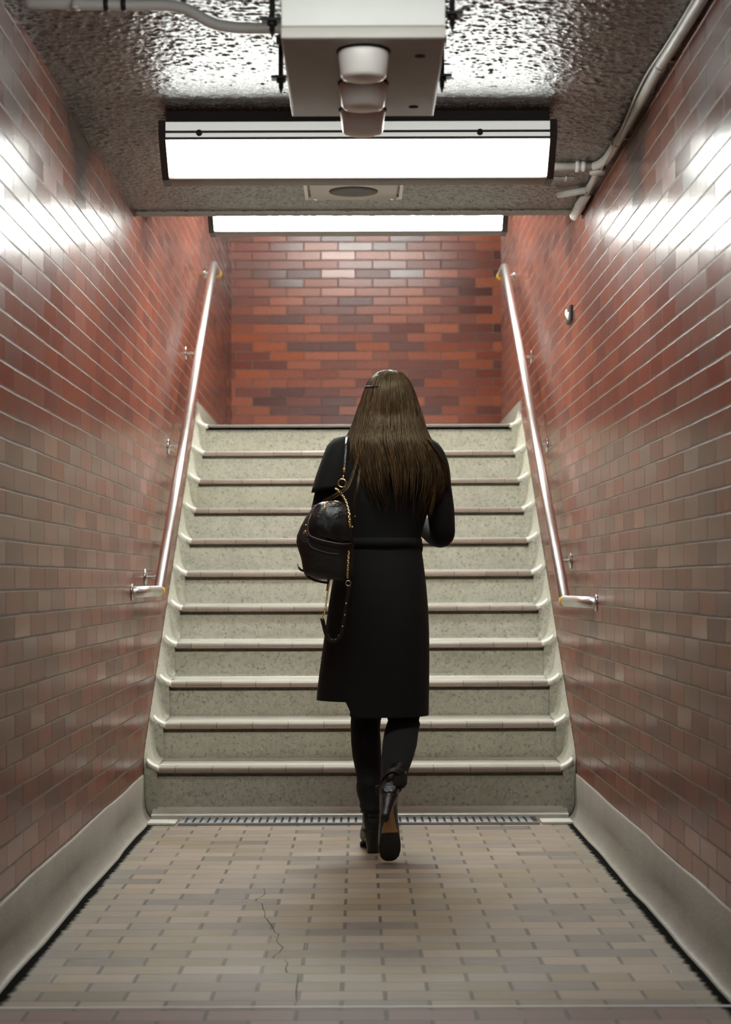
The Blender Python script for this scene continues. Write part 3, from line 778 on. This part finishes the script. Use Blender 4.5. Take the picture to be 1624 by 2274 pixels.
# body: skeleton grown into one skin, head lofted on, then remeshed into one surface
def skin_body():
    V, E, Rr = [], [], []
    def add(p, r, par=None):
        V.append(Vector(p)); Rr.append(r); i = len(V)-1
        if par is not None: E.append((par, i))
        return i
    pel = add(P(838, 1345, YW), 0.125)
    wa = add(P(845, 1210, YW), 0.105, pel)
    ch = add(P(850, 1080, YW), 0.115, wa)
    uc = add(P(856, 1010, YW), 0.085, ch)
    nk = add(P(862, 975, YW+0.01), 0.052, uc)
    nk2 = add(P(865, 940, YW+0.03), 0.050, nk)
    def arm(s, sh, el, wr, hand_dir):
        a = add(sh, 0.040, uc); b = add(el, 0.027, a); c = add(wr, 0.019, b)
        hd = Vector(hand_dir).normalized(); palm = add(Vector(wr)+hd*0.055, 0.026, c)
        side = Vector((s, 0, -0.25)).normalized(); dn = hd.cross(side).normalized()
        for k in range(4):
            off = side*(0.027-0.018*k)
            ln = (0.066, 0.076, 0.072, 0.056)[k]
            p0 = add(Vector(wr)+hd*0.072+off, 0.0095, palm)
            p1 = add(Vector(wr)+hd*(0.085+ln*0.42)+off*1.15+dn*0.010, 0.0085, p0)
            p2 = add(Vector(wr)+hd*(0.085+ln*0.72)+off*1.2+dn*0.028, 0.008, p1)
            add(Vector(wr)+hd*(0.085+ln*0.88)+off*1.2+dn*0.046, 0.0072, p2)
        t0 = add(Vector(wr)+hd*0.030+side*0.034, 0.012, palm)
        t1 = add(Vector(wr)+hd*0.060+side*0.056+dn*0.010, 0.0105, t0)
        add(Vector(wr)+hd*0.088+side*0.060+dn*0.026, 0.009, t1)
    arm(-1, P(750, 1030, YW), P(711, 1203, YW+0.075), P(735, 1207, YW+0.26), (0.35, 0.9, 0.15))
    arm(1, P(960, 1035, YW), P(980, 1186, YW+0.04), P(936, 1163, YW+0.265), (-0.35, 0.85, 0.25))
    def leg(hip, knee, ank):
        a = add(hip, 0.070, pel); m1 = add((Vector(hip)+Vector(knee))/2, 0.054, a)
        b = add(knee, 0.036, m1); c = add(Vector(knee).lerp(Vector(ank), 0.35), 0.036, b); add(ank, 0.026, c)
    leg(P(806, 1400, YW), P(811, 1600, YW+0.02), P(823, 1800, YW-0.05))
    leg(P(872, 1400, YW), P(893, 1600, YW-0.02), P(872, 1745, YW-0.32))
    me = bpy.data.meshes.new('body'); me.from_pydata(V, E, [])
    o = bpy.data.objects.new('body_tmp', me); COL.objects.link(o)
    md = o.modifiers.new('skin', 'SKIN'); md.use_smooth_shade = True
    for i, d in enumerate(me.skin_vertices[0].data):
        d.radius = (Rr[i], Rr[i]); d.use_root = (i == 0)
    md2 = o.modifiers.new('sub', 'SUBSURF'); md2.levels = 2
    dg = bpy.context.evaluated_depsgraph_get()
    me2 = bpy.data.meshes.new_from_object(o.evaluated_get(dg))
    bpy.data.objects.remove(o)
    return me2
def head_mesh():
    m = MB(); c = P(866, 895, YW+0.045); rings = []
    hz = 0.112; n = 40
    for i in range(33):
        t = PI*i/32; z = -math.cos(t)
        w_ = math.sin(t)**0.85
        wx = 0.074*w_*(1.0 if z > -0.2 else 1.0-0.28*(-z-0.2)); wy = 0.096*w_
        ring = []
        for k in range(n):
            a = 2*PI*k/n; X = wx*math.cos(a); Yy = wy*math.sin(a)
            if math.sin(a) > 0:          # the face looks away from the camera, towards the stairs
                Yy *= 0.92
                g = max(0, math.sin(a))**14
                nose = math.exp(-((z+0.22)/0.13)**2)*0.020*g
                brow = math.exp(-((z-0.12)/0.10)**2)*0.006*max(0, math.sin(a))**3
                eye = -0.008*math.exp(-((z+0.0)/0.09)**2)*math.exp(-((abs(X)-0.030)/0.014)**2)
                lip = math.exp(-((z+0.50)/0.05)**2)*0.007*max(0, math.sin(a))**8 + math.exp(-((z+0.62)/0.045)**2)*0.007*max(0, math.sin(a))**8
                chin = math.exp(-((z+0.88)/0.12)**2)*0.012*max(0, math.sin(a))**4
                Yy += nose+brow+eye+lip+chin
            ear = math.exp(-((z+0.05)/0.16)**2)*0.014*math.exp(-((math.sin(a)+0.05)/0.16)**2)
            X += math.copysign(ear, X) if abs(math.cos(a)) > 0.5 else 0
            ring.append((c.x+X, c.y+Yy, c.z+z*hz))
        rings.append(ring)
    m.loft(rings, True, (True, True)); return m
bm_ = bmesh.new(); bm_.from_mesh(skin_body())
hm = head_mesh(); tmp = bpy.data.meshes.new('t'); tmp.from_pydata(hm.v, [], hm.f); bm_.from_mesh(tmp)
tmp2 = bpy.data.meshes.new('body'); bm_.to_mesh(tmp2); bm_.free()
o = bpy.data.objects.new('body_tmp', tmp2); COL.objects.link(o)
md = o.modifiers.new('re', 'REMESH'); md.mode = 'VOXEL'; md.voxel_size = 0.0055; md.use_smooth_shade = True
sm = o.modifiers.new('sm', 'SMOOTH'); sm.factor = 0.5; sm.iterations = 2
me = bpy.data.meshes.new_from_object(o.evaluated_get(bpy.context.evaluated_depsgraph_get()))
bpy.data.objects.remove(o)
Lp = Vector(ORIG[per.name])
me.transform(Matrix.Translation(-Lp)); me.materials.clear(); me.materials.append(M['skin']); me.name = 'body'
body = bpy.data.objects.new('body', me); COL.objects.link(body); body.parent = per; ORIG['body'] = tuple(Lp)

def ell(px0, px1, py, Y, ry, n=48, sq=2.4, dz=None, y_off=0.0, ripple=0.0, rn=7, ph=0.0):
    """A ring between two photo columns at photo row py; ry: half depth."""
    a = P(px0, py, Y); b = P(px1, py, Y); c = (a+b)/2; rx = (b.x-a.x)/2
    ring = []
    for k in range(n):
        t = 2*PI*k/n; ct, s_ = math.cos(t), math.sin(t)
        ex = 2.0/sq
        x = math.copysign(abs(ct)**ex, ct); yv = math.copysign(abs(s_)**ex, s_)
        rp = 1 + ripple*math.sin(rn*t+ph)
        p = Vector((c.x+rx*x, c.y+y_off+ry*yv*rp, c.z))
        if dz: p.z += dz(t, p.x)
        ring.append(p)
    return ring
# coat: torso and skirt
T = [(978, 828, 896, 0.055), (986, 805, 915, 0.065), (994, 785, 935, 0.075), (1003, 760, 957, 0.085), (1014, 742, 972, 0.095), (1030, 734, 978, 0.105), (1060, 735, 974, 0.120), (1100, 742, 962, 0.128), (1140, 750, 950, 0.124), (1180, 757, 939, 0.116), (1198, 759, 935, 0.113), (1215, 757, 936, 0.114), (1250, 748, 941, 0.124), (1300, 737, 947, 0.138), (1350, 729, 951, 0.145), (1400, 722, 953, 0.148), (1450, 715, 953.5, 0.150), (1500, 708, 953, 0.153), (1540, 703.5, 952, 0.156), (1556, 702, 951.5, 0.157)]
xm = P(776, 1550, YW).x
def hem(t, x):
    u = min(1, max(0, (x - xm)/0.03 + 0.5)); u = u*u*(3-2*u)
    return -lerp(-0.004, 29*YW/F, u)
m = MB(); rings = []
for i, (py, a, b, ry) in enumerate(T):
    f = max(0, (py-1250)/300)
    last = (lambda t, x, f=f: hem(t, x)*max(0, (f-0.75)/0.25)**1.2 if f > 0.75 else 0) if f > 0.75 else None
    rings.append(ell(a, b, py, YW, ry, 72, 2.3, last, 0.0, 0.008+0.012*f, 6, 0.7))
m.loft(rings, True, (True, False))
inner = [[p.lerp(sum(r, Vector())/len(r), 0.03) for p in r] for r in reversed(rings[12:])]
m.loft([rings[-1]]+inner, True, (False, False))
m.build('coat', M['coat'], per)
# collar
m = MB(); m.loft([ell(800, 925, 1012, YW+0.01, 0.095), ell(815, 912, 992, YW+0.005, 0.085), ell(822, 906, 972, YW, 0.082), ell(828, 902, 962, YW+0.01, 0.078)], True, (False, True)); m.build('coat_collar', M['coat'], per)
# belt with hanging end
m = MB(); rr = [ell(757.5, 936, 1196, YW, 0.118, 72, 2.3), ell(755.5, 938, 1197, YW, 0.121, 72, 2.3), ell(755, 938.5, 1215, YW, 0.122, 72, 2.3), ell(757, 937, 1216, YW, 0.118, 72, 2.3)]
m.loft(rr, True, (False, False)); m.tube(curve([P(934, 1200, YW), P(938, 1210, YW-0.02), P(937.5, 1222, YW-0.02), P(935, 1232, YW-0.01)], 5), 0.003, 8)
m.build('belt', M['coat'], per)
# sleeves
def tube_px(m, pts, n=24, caps=True):
    """pts: (px, py, Y, radius in metres)."""
    p = [P(a, b, c) for a, b, c, d in pts]; r = [d for a, b, c, d in pts]
    q = curve(p, 5); rad = []
    for i in range(len(pts)-1):
        for k in range(5): rad.append(lerp(r[i], r[i+1], k/5))
    rad.append(r[-1]); m.tube(q, rad, n, caps)
m = MB(); tube_px(m, [(775, 1004, YW, 0.045), (756, 1020, YW, 0.050), (742, 1048, YW, 0.050), (733, 1078, YW, 0.046), (722, 1120, YW+0.01, 0.045), (714, 1165, YW+0.03, 0.045), (708, 1200, YW+0.07, 0.046), (722, 1212, YW+0.15, 0.040), (733, 1208, YW+0.23, 0.034)])
m.build('sleeve', M['coat'], per)
m = MB(); rings = []
for (py, a, b, ry) in [(968, 768, 800, 0.030), (974, 742, 800, 0.055), (990, 727, 800, 0.076), (1010, 719, 798, 0.088), (1035, 710, 794, 0.094), (1060, 701, 790, 0.098), (1078, 694.5, 786, 0.100), (1086, 692, 784, 0.101)]:
    rings.append(ell(a, b, py, YW, ry, 40, 2.2, (lambda t, x, pp=py: -max(0, (pp-1060)/26)*0.012*(1-abs((x-P(692, 1080, YW).x)/0.10)) if pp > 1060 else 0)))
m.loft(rings, True, (True, True)); m.build('shoulder_cape', M['coat'], per)
m = MB(); tube_px(m, [(925, 1000, YW, 0.050), (950, 1010, YW, 0.058), (966, 1040, YW, 0.054), (973, 1085, YW, 0.050), (979, 1130, YW, 0.050), (982, 1165, YW, 0.0475), (982, 1187, YW+0.015, 0.046), (970, 1188, YW+0.07, 0.043), (948, 1174, YW+0.16, 0.036), (937, 1164, YW+0.24, 0.031)])
m.build('sleeve', M['coat'], per)
# trousers
def legs_px(m, tab, n=32, cap=True):
    m.loft([ell(a, b, py, Y, ry, n, 2.0) for (py, a, b, Y, ry) in tab], True, (cap, cap))
rnd = random.Random(3)
m = MB()
tabL = [(1400, 742, 858, YW, 0.085), (1480, 762, 852, YW+0.01, 0.078), (1550, 776, 850, YW+0.02, 0.070), (1578, 777, 849, YW+0.03, 0.066), (1588, 776, 850, YW+0.03, 0.068), (1594, 779, 847, YW+0.03, 0.064), (1600, 778, 845, YW+0.03, 0.062), (1620, 778, 843, YW+0.025, 0.062), (1650, 779, 845, YW+0.01, 0.064), (1680, 782, 846, YW, 0.062), (1700, 786, 846, YW-0.02, 0.060), (1720, 790, 845, YW-0.035, 0.056), (1735, 791.5, 845, YW-0.05, 0.055), (1745, 790, 846, YW-0.05, 0.056), (1757, 791, 844, YW-0.05, 0.054), (1766, 793, 846, YW-0.05, 0.056), (1775, 796, 845, YW-0.05, 0.058), (1784, 798, 846, YW-0.05, 0.062), (1790, 797, 847, YW-0.055, 0.064), (1797, 800, 847, YW-0.06, 0.064), (1804, 805, 846, YW-0.06, 0.060)]
legs_px(m, tabL)
tabR = [(1400, 838, 948, YW, 0.085), (1480, 848, 942, YW, 0.080), (1550, 858, 935, YW-0.01, 0.070), (1580, 859, 932, YW-0.02, 0.064), (1592, 858, 932, YW-0.03, 0.064), (1600, 861, 930, YW-0.035, 0.062), (1608, 858, 932.5, YW-0.045, 0.064), (1630, 852, 928, YW-0.10, 0.064), (1655, 848, 925, YW-0.16, 0.064), (1680, 846, 918, YW-0.22, 0.062), (1700, 845, 911, YW-0.265, 0.058), (1715, 846, 905, YW-0.295, 0.055), (1724, 845, 903.5, YW-0.31, 0.057), (1733, 846, 903.5, YW-0.32, 0.055), (1741, 845, 902.5, YW-0.33, 0.057), (1749, 848, 897, YW-0.335, 0.052)]
legs_px(m, tabR)
m.build('trousers', M['jeans'], per)

# boots: built standing at the origin with the toe towards +y, then placed
def boot(place, heel_place=None, name='boot', top=1.0):
    """place: function from local boot space to the world."""
    def put(m): m.v = [place(Vector(p)) for p in m.v]; return m
    # upper: foot from heel to toe, height profile, then shaft
    m = MB(); rings = []
    foot = [(-0.040, 0.020, 0.085, 0.105), (-0.036, 0.030, 0.076, 0.150), (-0.015, 0.036, 0.074, 0.175), (0.02, 0.037, 0.072, 0.180), (0.05, 0.035, 0.062, 0.165), (0.085, 0.035, 0.045, 0.128), (0.12, 0.039, 0.026, 0.098), (0.15, 0.042, 0.017, 0.078), (0.18, 0.041, 0.012, 0.066), (0.205, 0.035, 0.011, 0.056), (0.222, 0.024, 0.012, 0.046), (0.230, 0.010, 0.017, 0.034)]
    for (y, rx, z0, z1) in foot:
        ring = []
        for k in range(24):
            t = 2*PI*k/24; zc_ = (z0+z1)/2; rz = (z1-z0)/2
            ring.append((rx*math.copysign(abs(math.cos(t))**0.8, math.cos(t)), y, zc_+rz*math.copysign(abs(math.sin(t))**0.75, math.sin(t))))
        rings.append(ring)
    m.loft(rings)
    sh = [(0.132, 0.036, 0.044, -0.002), (0.165, 0.035, 0.042, 0.0), (0.20, 0.037, 0.042, 0.0), (0.235, 0.041, 0.046, -0.002), (0.245, 0.042, 0.047, -0.002), (0.248, 0.038, 0.043, -0.002)]
    m.loft([[(rx*math.cos(2*PI*k/24), yc+ry*math.sin(2*PI*k/24), z) for k in range(24)] for (z, rx, ry, yc) in sh if z < top])
    b = put(m).build(name, M['boot'], per)
    m = MB()
    rings = [[(s_*w_, y, z) for s_, z in ((-1, z0), (1, z0), (1, z0-0.010), (-1, z0-0.010))] for (y, w_, z0) in [(0.108, 0.033, 0.032), (0.13, 0.039, 0.022), (0.155, 0.042, 0.016), (0.18, 0.041, 0.012), (0.205, 0.035, 0.010), (0.222, 0.024, 0.011), (0.232, 0.010, 0.013)]]
    m.loft(rings, smooth=False); put(m).build('sole', M['sole'], b)
    m = MB()
    rings = [[(s_*w_, y, z) for s_, z in ((-1, z0), (1, z0), (1, z0-0.007), (-1, z0-0.007))] for (y, w_, z0) in [(0.0, 0.016, 0.076), (0.02, 0.015, 0.074), (0.05, 0.016, 0.063), (0.08, 0.022, 0.048), (0.112, 0.031, 0.030)]]
    m.loft(rings, smooth=False); put(m).build('sole_arch', M['tan'], b)
    m = MB(); rings = []
    for z, rx, ry, yc in [(0.0, 0.0175, 0.018, -0.012), (0.006, 0.018, 0.0185, -0.012), (0.03, 0.020, 0.021, -0.012), (0.055, 0.024, 0.026, -0.010), (0.075, 0.031, 0.033, -0.006), (0.085, 0.034, 0.036, -0.004)]:
        rings.append([(rx*math.cos(2*PI*k/20), yc+ry*math.sin(2*PI*k/20), z) for k in range(20)])
    m.loft(rings); m.v = [(heel_place or place)(Vector(p)) for p in m.v]; m.build('heel', M['boot'], b)
    m = MB()
    for z, tilt in ((0.178, 0.010), (0.150, -0.012)):
        m.tube([(0.041*math.cos(2*PI*k/24), 0.049*math.sin(2*PI*k/24)+0.002, z+tilt*math.sin(2*PI*k/24)) for k in range(25)], 0.0055, 8)
    put(m).build('strap', M['leather_dull'], b)
    m = MB(); m.bbox((0.040, -0.020, 0.170), (0.047, 0.004, 0.184), 0.002); put(m).build('buckle', M['black'], b)
    return b
# planted boot (her left)
cl = P(827, 1800, YW); Rl = Matrix.Rotation(R(2), 3, 'Z')
def stand(p):
    q = Rl @ Vector((p.x*1.02 + max(0, p.z-0.14)*0.06, p.y, p.z)); return Vector((cl.x + q.x, 7.0 + q.y, max(q.z, 0.0)))
boot(stand, lambda p: stand(Vector((p.x*1.2-0.001, p.y, p.z))))
# lifted boot (her right): toe down on the floor, sole to the camera
th = R(-52)
Rm = Matrix.Rotation(R(-6), 3, 'Y') @ Matrix.Rotation(th, 3, 'X') @ Matrix.Rotation(R(6), 3, 'Z')
toe = P(863, 1912, 6.74)
off = toe - Rm @ Vector((0.0, 0.222, 0.006))
def lifted(p):
    up = max(0, p.z-0.12)
    return off + Rm @ Vector((p.x*0.90 + up*0.42, p.y*0.95 - up*0.30, p.z))
boot(lifted, lambda p: off + Rm @ Vector((p.x*0.90 - (0.085-p.z)*0.28, p.y*0.95, p.z*1.25 - 0.021)), top=0.205)

# ------------------------------------------------------------------ hair
HT = [(823, 858, 875, 0.016, 0.012), (827, 842, 892, 0.054, 0.026), (834, 832, 901, 0.080, 0.036), (848, 821, 911, 0.100, 0.044), (870, 812, 920, 0.112, 0.045), (900, 802, 930, 0.118, 0.042), (930, 792, 938, 0.116, 0.035), (955, 783, 945, 0.118, 0.015), (975, 773, 953, 0.125, 0.0), (995, 764, 966, 0.135, 0.0), (1020, 762, 980, 0.144, 0.0), (1050, 765, 991, 0.150, 0.0), (1090, 772, 990, 0.155, 0.0), (1130, 790, 975, 0.152, 0.0), (1170, 805, 960, 0.148, 0.0)]
def hair_pt(a, py, lift=0.0):
    """a: angle from straight back (0) to the sides (+-90 deg) and on to the face."""
    x0, x1, ry, yo = interp(HT, py)
    A_ = P(x0, py, YW); B_ = P(x1, py, YW); c = (A_+B_)/2; rx = (B_.x-A_.x)/2
    return Vector((c.x+(rx+lift)*math.sin(a), c.y+yo-(ry+lift)*math.cos(a), c.z))
rnd = random.Random(11)
m = MB()
# cap under the locks, parted round the face
rows = [823.2, 826, 830, 836, 844, 856, 872, 890, 910, 930, 950, 970, 990]
angs = [R(x) for x in range(-128, 129, 8)]
def shell(rows, angs, th_):
    o_ = [[hair_pt(a, py+0.8, -0.005) for a in angs] for py in rows]
    i_ = [[hair_pt(a, py+0.8, -0.005-th_) for a in reversed(angs)] for py in rows]
    return [r1+r2 for r1, r2 in zip(o_, i_)]
m.loft(shell(rows, angs, 0.012))
angs3 = [R(x) for x in range(-180, 181, 8)]
m.loft(shell([823.2, 826, 830, 836, 844, 852, 860], angs3, 0.008))
angs2 = [R(x) for x in range(-76, 77, 6)]
m.loft(shell([985, 1005, 1025, 1045], angs2, 0.008))
def lock(a0, py0, py1, a1, r, wob, lift=0.004, n=16):
    pts, rad = [], []
    ph = rnd.uniform(0, 6)
    for i in range(n+1):
        t = i/n; py = lerp(py0, py1, t)
        a = lerp(a0, a1, t**1.3) + wob*math.sin(t*5+ph)*t
        pts.append(hair_pt(a, py, lift + 0.004*math.sin(t*7+ph*2)*t))
        rad.append(r*(1.0 if t < 0.72 else max(0.12, 1-(t-0.72)/0.28*0.9)))
    m.tube(pts, rad, 5, True)
for k in range(620):
    a = rnd.uniform(-1, 1)
    a0 = R(118)*a
    body_a = a0*0.66 + rnd.gauss(0, 0.05)
    lim = 1.25
    body_a = max(-lim, min(lim, body_a))
    py1 = rnd.uniform(1052, 1122) + 35*math.exp(-((body_a+0.12)/0.30)**2)*rnd.random() + 40*math.exp(-((body_a-0.62)/0.22)**2)*rnd.random()
    if body_a < -0.75: py1 = min(py1, rnd.uniform(1010, 1075))
    lock(a0, 823.3+rnd.uniform(0, 5), py1, body_a, rnd.uniform(0.0016, 0.0034), rnd.uniform(0.0, 0.05), rnd.uniform(0.0, 0.006))
for k in range(26):                    # a few longer wisps
    a0 = R(rnd.uniform(-60, 75)); lock(a0, 900, rnd.uniform(1135, 1160), a0*0.7+rnd.gauss(0, 0.08), rnd.uniform(0.0012, 0.002), 0.09, 0.006, 20)
def px_lock(ps, r, n):
    for k in range(n):
        d = Vector((rnd.gauss(0, 0.004), rnd.gauss(0, 0.004), rnd.gauss(0, 0.003)))
        q = curve([P(*p)+d*(0.3+1.1*i/len(ps)) for i, p in enumerate(ps)], 6)
        m.tube(q, [r*(1-0.75*i/len(q)) for i in range(len(q))], 5)
px_lock([(798, 1010, 6.92), (784, 1055, 6.86), (770, 1085, 6.82), (745, 1102, 6.81), (718, 1118, 6.82)], 0.0028, 12)
px_lock([(800, 1040, 6.90), (795, 1080, 6.86), (786, 1120, 6.86), (781, 1160, 6.87)], 0.0022, 8)
px_lock([(950, 975, 6.94), (975, 1010, 6.96), (990, 1040, 6.98), (996, 1075, 6.99)], 0.0025, 22)
px_lock([(945, 980, 6.92), (962, 1020, 6.92), (968, 1080, 6.92), (955, 1150, 6.92)], 0.0022, 16)
m.build('hair', M['hair'], per)
m = MB(); m.tube(curve([hair_pt(R(-80), 857, 0.010), hair_pt(R(-62), 859, 0.011), hair_pt(R(-42), 861, 0.011), hair_pt(R(-25), 861, 0.009)], 5), 0.0026, 8); m.build('hair_clip', M['black'], per)

# ------------------------------------------------------------------ shoulder bag
YG = 6.84
bag = empty('shoulder_bag', tuple(P(725, 1290, YG)), 'black leather bucket bag with gold chains hanging from her left shoulder', 'bag')
BT = [(1106, 724, 752, 0.020), (1112, 712, 762, 0.040), (1120, 698, 770, 0.058), (1132, 690, 777, 0.070), (1150, 678, 781, 0.080), (1170, 668, 784, 0.086), (1190, 660, 786, 0.088), (1205, 658.5, 786.5, 0.088), (1222, 663, 786, 0.086), (1240, 669, 785.5, 0.084), (1258, 672, 785, 0.082), (1268, 674, 784, 0.078), (1276, 680, 782, 0.060), (1280, 700, 776, 0.030)]
m = MB(); m.loft([ell(a, b, py, YG-0.005, ry*0.85, 48, 2.6, lambda t, x: -0.10*(x-P(672, 1268, YG).x)*max(0, min(1, 1)) if True else 0) for (py, a, b, ry) in BT]); m.build('body', M['leather_dull'], bag)
# puffed front pocket
PT = [(1114, 716, 758, 0.012), (1120, 704, 769, 0.026), (1132, 696, 777, 0.040), (1148, 688, 782, 0.050), (1164, 683, 785, 0.054), (1178, 683, 786, 0.053), (1190, 690, 786, 0.046), (1198, 708, 786, 0.036), (1204, 740, 785, 0.022)]
m = MB(); rings = []
for (py, a, b, ry) in PT:
    ring = ell(a, b, py, YG-0.062, ry, 48, 2.2)
    for i, p in enumerate(ring):
        p.y -= 0.006*math.sin(p.x*95+p.z*40)*math.sin(p.z*70) + 0.004*math.sin(p.x*160-p.z*120)
    rings.append(ring)
m.loft(rings); fp = m.build('front_pocket', M['leather'], bag)
def seam(pts, r, mat, name, par, Y=None):
    m = MB(); m.tube(curve([P(*p) for p in pts], 6), r, 8); return m.build(name, mat, par)
seam([(692, 1142, 6.76), (685, 1160, 6.745), (684, 1178, 6.74), (690, 1190, 6.735), (710, 1198, 6.73), (735, 1204, 6.728), (760, 1208, 6.735), (778, 1207, 6.76), (785, 1203, 6.80)], 0.0026, M['piping'], 'piping', bag)
seam([(684, 1195, 6.77), (686, 1206, 6.765), (694, 1216, 6.755), (715, 1224, 6.75), (735, 1229, 6.75), (752, 1230, 6.75)], 0.0018, M['piping'], 'piping', bag)
seam([(664, 1190, 6.80), (672, 1200, 6.78), (682, 1204, 6.77)], 0.0012, M['piping'], 'piping', bag)
seam([(693, 1124, 6.80), (700, 1123.5, 6.78), (710, 1127, 6.765)], 0.0020, M['piping'], 'piping', bag)
seam([(735, 1116, 6.745), (745, 1113.5, 6.738), (752, 1114, 6.737), (758, 1116.5, 6.742)], 0.0026, M['gold'], 'zip', bag)
seam([(724, 1118, 6.75), (722, 1124, 6.735), (721, 1131, 6.73)], 0.0036, M['amber'], 'zip_pull', bag)
for (px, py, Y, r) in ((680, 1166, 6.755, 0.0030), (783.5, 1170, 6.74, 0.0036), (789.5, 1147, 6.80, 0.0024)):
    m = MB(); m.ball(P(px, py, Y), r, 10); m.build('rivet', M['gold'], bag)
m = MB(); m.tube(curve([P(675, 1184, 6.75), P(678, 1179, 6.745), P(681, 1182, 6.745), P(684, 1190, 6.748)], 5), [0.003]*6+[0.0036]*4+[0.002]*6, 8); m.build('clasp', M['gold'], bag)
# strap over the shoulder and its fittings
m = MB(); m.tube(curve([P(772, 968, 7.08), P(771, 972, 7.0), P(770, 985, 6.94), P(769, 1005, 6.915), P(767, 1025, 6.89), P(766, 1040, 6.87)], 6), 0.0055, 8, flat=0.5); m.build('strap', M['leather'], bag)
m = MB(); m.lathe(P(765.5, 1039, 6.868), [(0.0035, 0), (0.0048, 0.003), (0.0040, 0.014), (0.0028, 0.018)], (0, 0, -1), 16); m.build('strap_tip', M['amber'], bag)
m = MB(); m.torus(P(761, 1073, 6.85), 0.0145, 0.0026, (0.2, 1, 0.1), 28, 8); m.torus(P(763, 1059, 6.858), 0.006, 0.0018, (1, 0.3, 0), 16, 6); m.build('ring', M['gold'], bag)
def chain(pts, lw, r, name, mat):
    q = curve([P(*p) for p in pts], 20); d = [0]
    for a, b in zip(q, q[1:]): d.append(d[-1]+(b-a).length)
    pitch = lw*1.55; n_ = int(d[-1]/pitch); m = MB()
    for k in range(n_):
        s_ = (k+0.5)*pitch; j = max(i for i in range(len(d)) if d[i] <= s_); j = min(j, len(q)-2)
        t = (s_-d[j])/max(1e-9, d[j+1]-d[j]); p = q[j].lerp(q[j+1], t); dr = (q[j+1]-q[j]).normalized()
        side = dr.cross(Vector((0, 1, 0))).normalized()
        ax = (side*math.cos(R(45 if k % 2 else -45)) + Vector((0, 1, 0))*math.sin(R(45 if k % 2 else -45)))
        m.torus(p, lw*0.62, r, ax, 14, 6, 1.45, 0, dr)
    m.build(name, mat, bag)
chain([(746, 1084, 6.83), (753, 1090, 6.82), (760, 1098, 6.81), (768, 1110, 6.79), (773, 1125, 6.765), (776, 1140, 6.74), (777, 1158, 6.732), (779, 1172, 6.74)], 0.0062, 0.0021, 'chain', M['gold'])
chain([(775.5, 1224, 6.76), (774, 1240, 6.755), (773, 1262, 6.755), (772, 1280, 6.765), (773, 1288, 6.77)], 0.0052, 0.0017, 'chain', M['gold'])
chain([(731, 1296, 6.80), (728, 1315, 6.80), (725, 1335, 6.80), (722, 1355, 6.80), (716, 1374, 6.80)], 0.0045, 0.0015, 'chain', M['gold'])
m = MB(); m.torus(P(774, 1295, 6.77), 0.009, 0.0017, (0, 1, 0), 24, 6); m.build('ring', M['chrome'], bag)
m = MB(); m.tube(curve([P(775, 1302, 6.78), P(772, 1325, 6.80), P(768, 1350, 6.81), P(763, 1380, 6.83), P(757, 1410, 6.85), P(742, 1423, 6.85), P(726, 1412, 6.85), P(717, 1380, 6.83), P(715, 1374, 6.81)], 6), 0.0075, 8, flat=0.35); hs = m.build('hanging_strap', M['leather_dull'], bag)
for (px, py, Y, r) in ((769, 1340, 6.794, 0.0032), (766, 1366, 6.806, 0.0030), (761, 1391, 6.825, 0.0028), (752, 1411, 6.842, 0.0018), (745, 1420, 6.842, 0.0018), (736, 1420, 6.842, 0.0016), (729, 1409, 6.842, 0.0018)):
    m = MB(); m.ball(P(px, py, Y), r, 10); m.build('stud', M['gold'] if r > 0.002 else M['chrome'], hs)
m = MB(); m.tube(curve([P(661, 1252, 6.85), P(664, 1260, 6.84), P(670, 1266, 6.84), P(675, 1266, 6.84)], 6), [0.0016]*6+[0.004]*8+[0.005]*5, 8); m.build('strap_end', M['leather_dull'], bag)
m = MB(); m.tube(curve([P(677, 1266, 6.83), P(680, 1275, 6.83), P(692, 1285, 6.83), P(710, 1291, 6.83), P(728, 1294, 6.83)], 6), 0.0045, 8, flat=0.6); m.tube(curve([P(730, 1286, 6.82), P(729, 1300, 6.82), P(727, 1312, 6.82)], 4), 0.0045, 8); m.build('base_strap', M['leather_dull'], bag)
m = MB(); m.ball(P(731.5, 1291, 6.812), 0.003, 10); m.build('rivet', M['chrome'], bag)
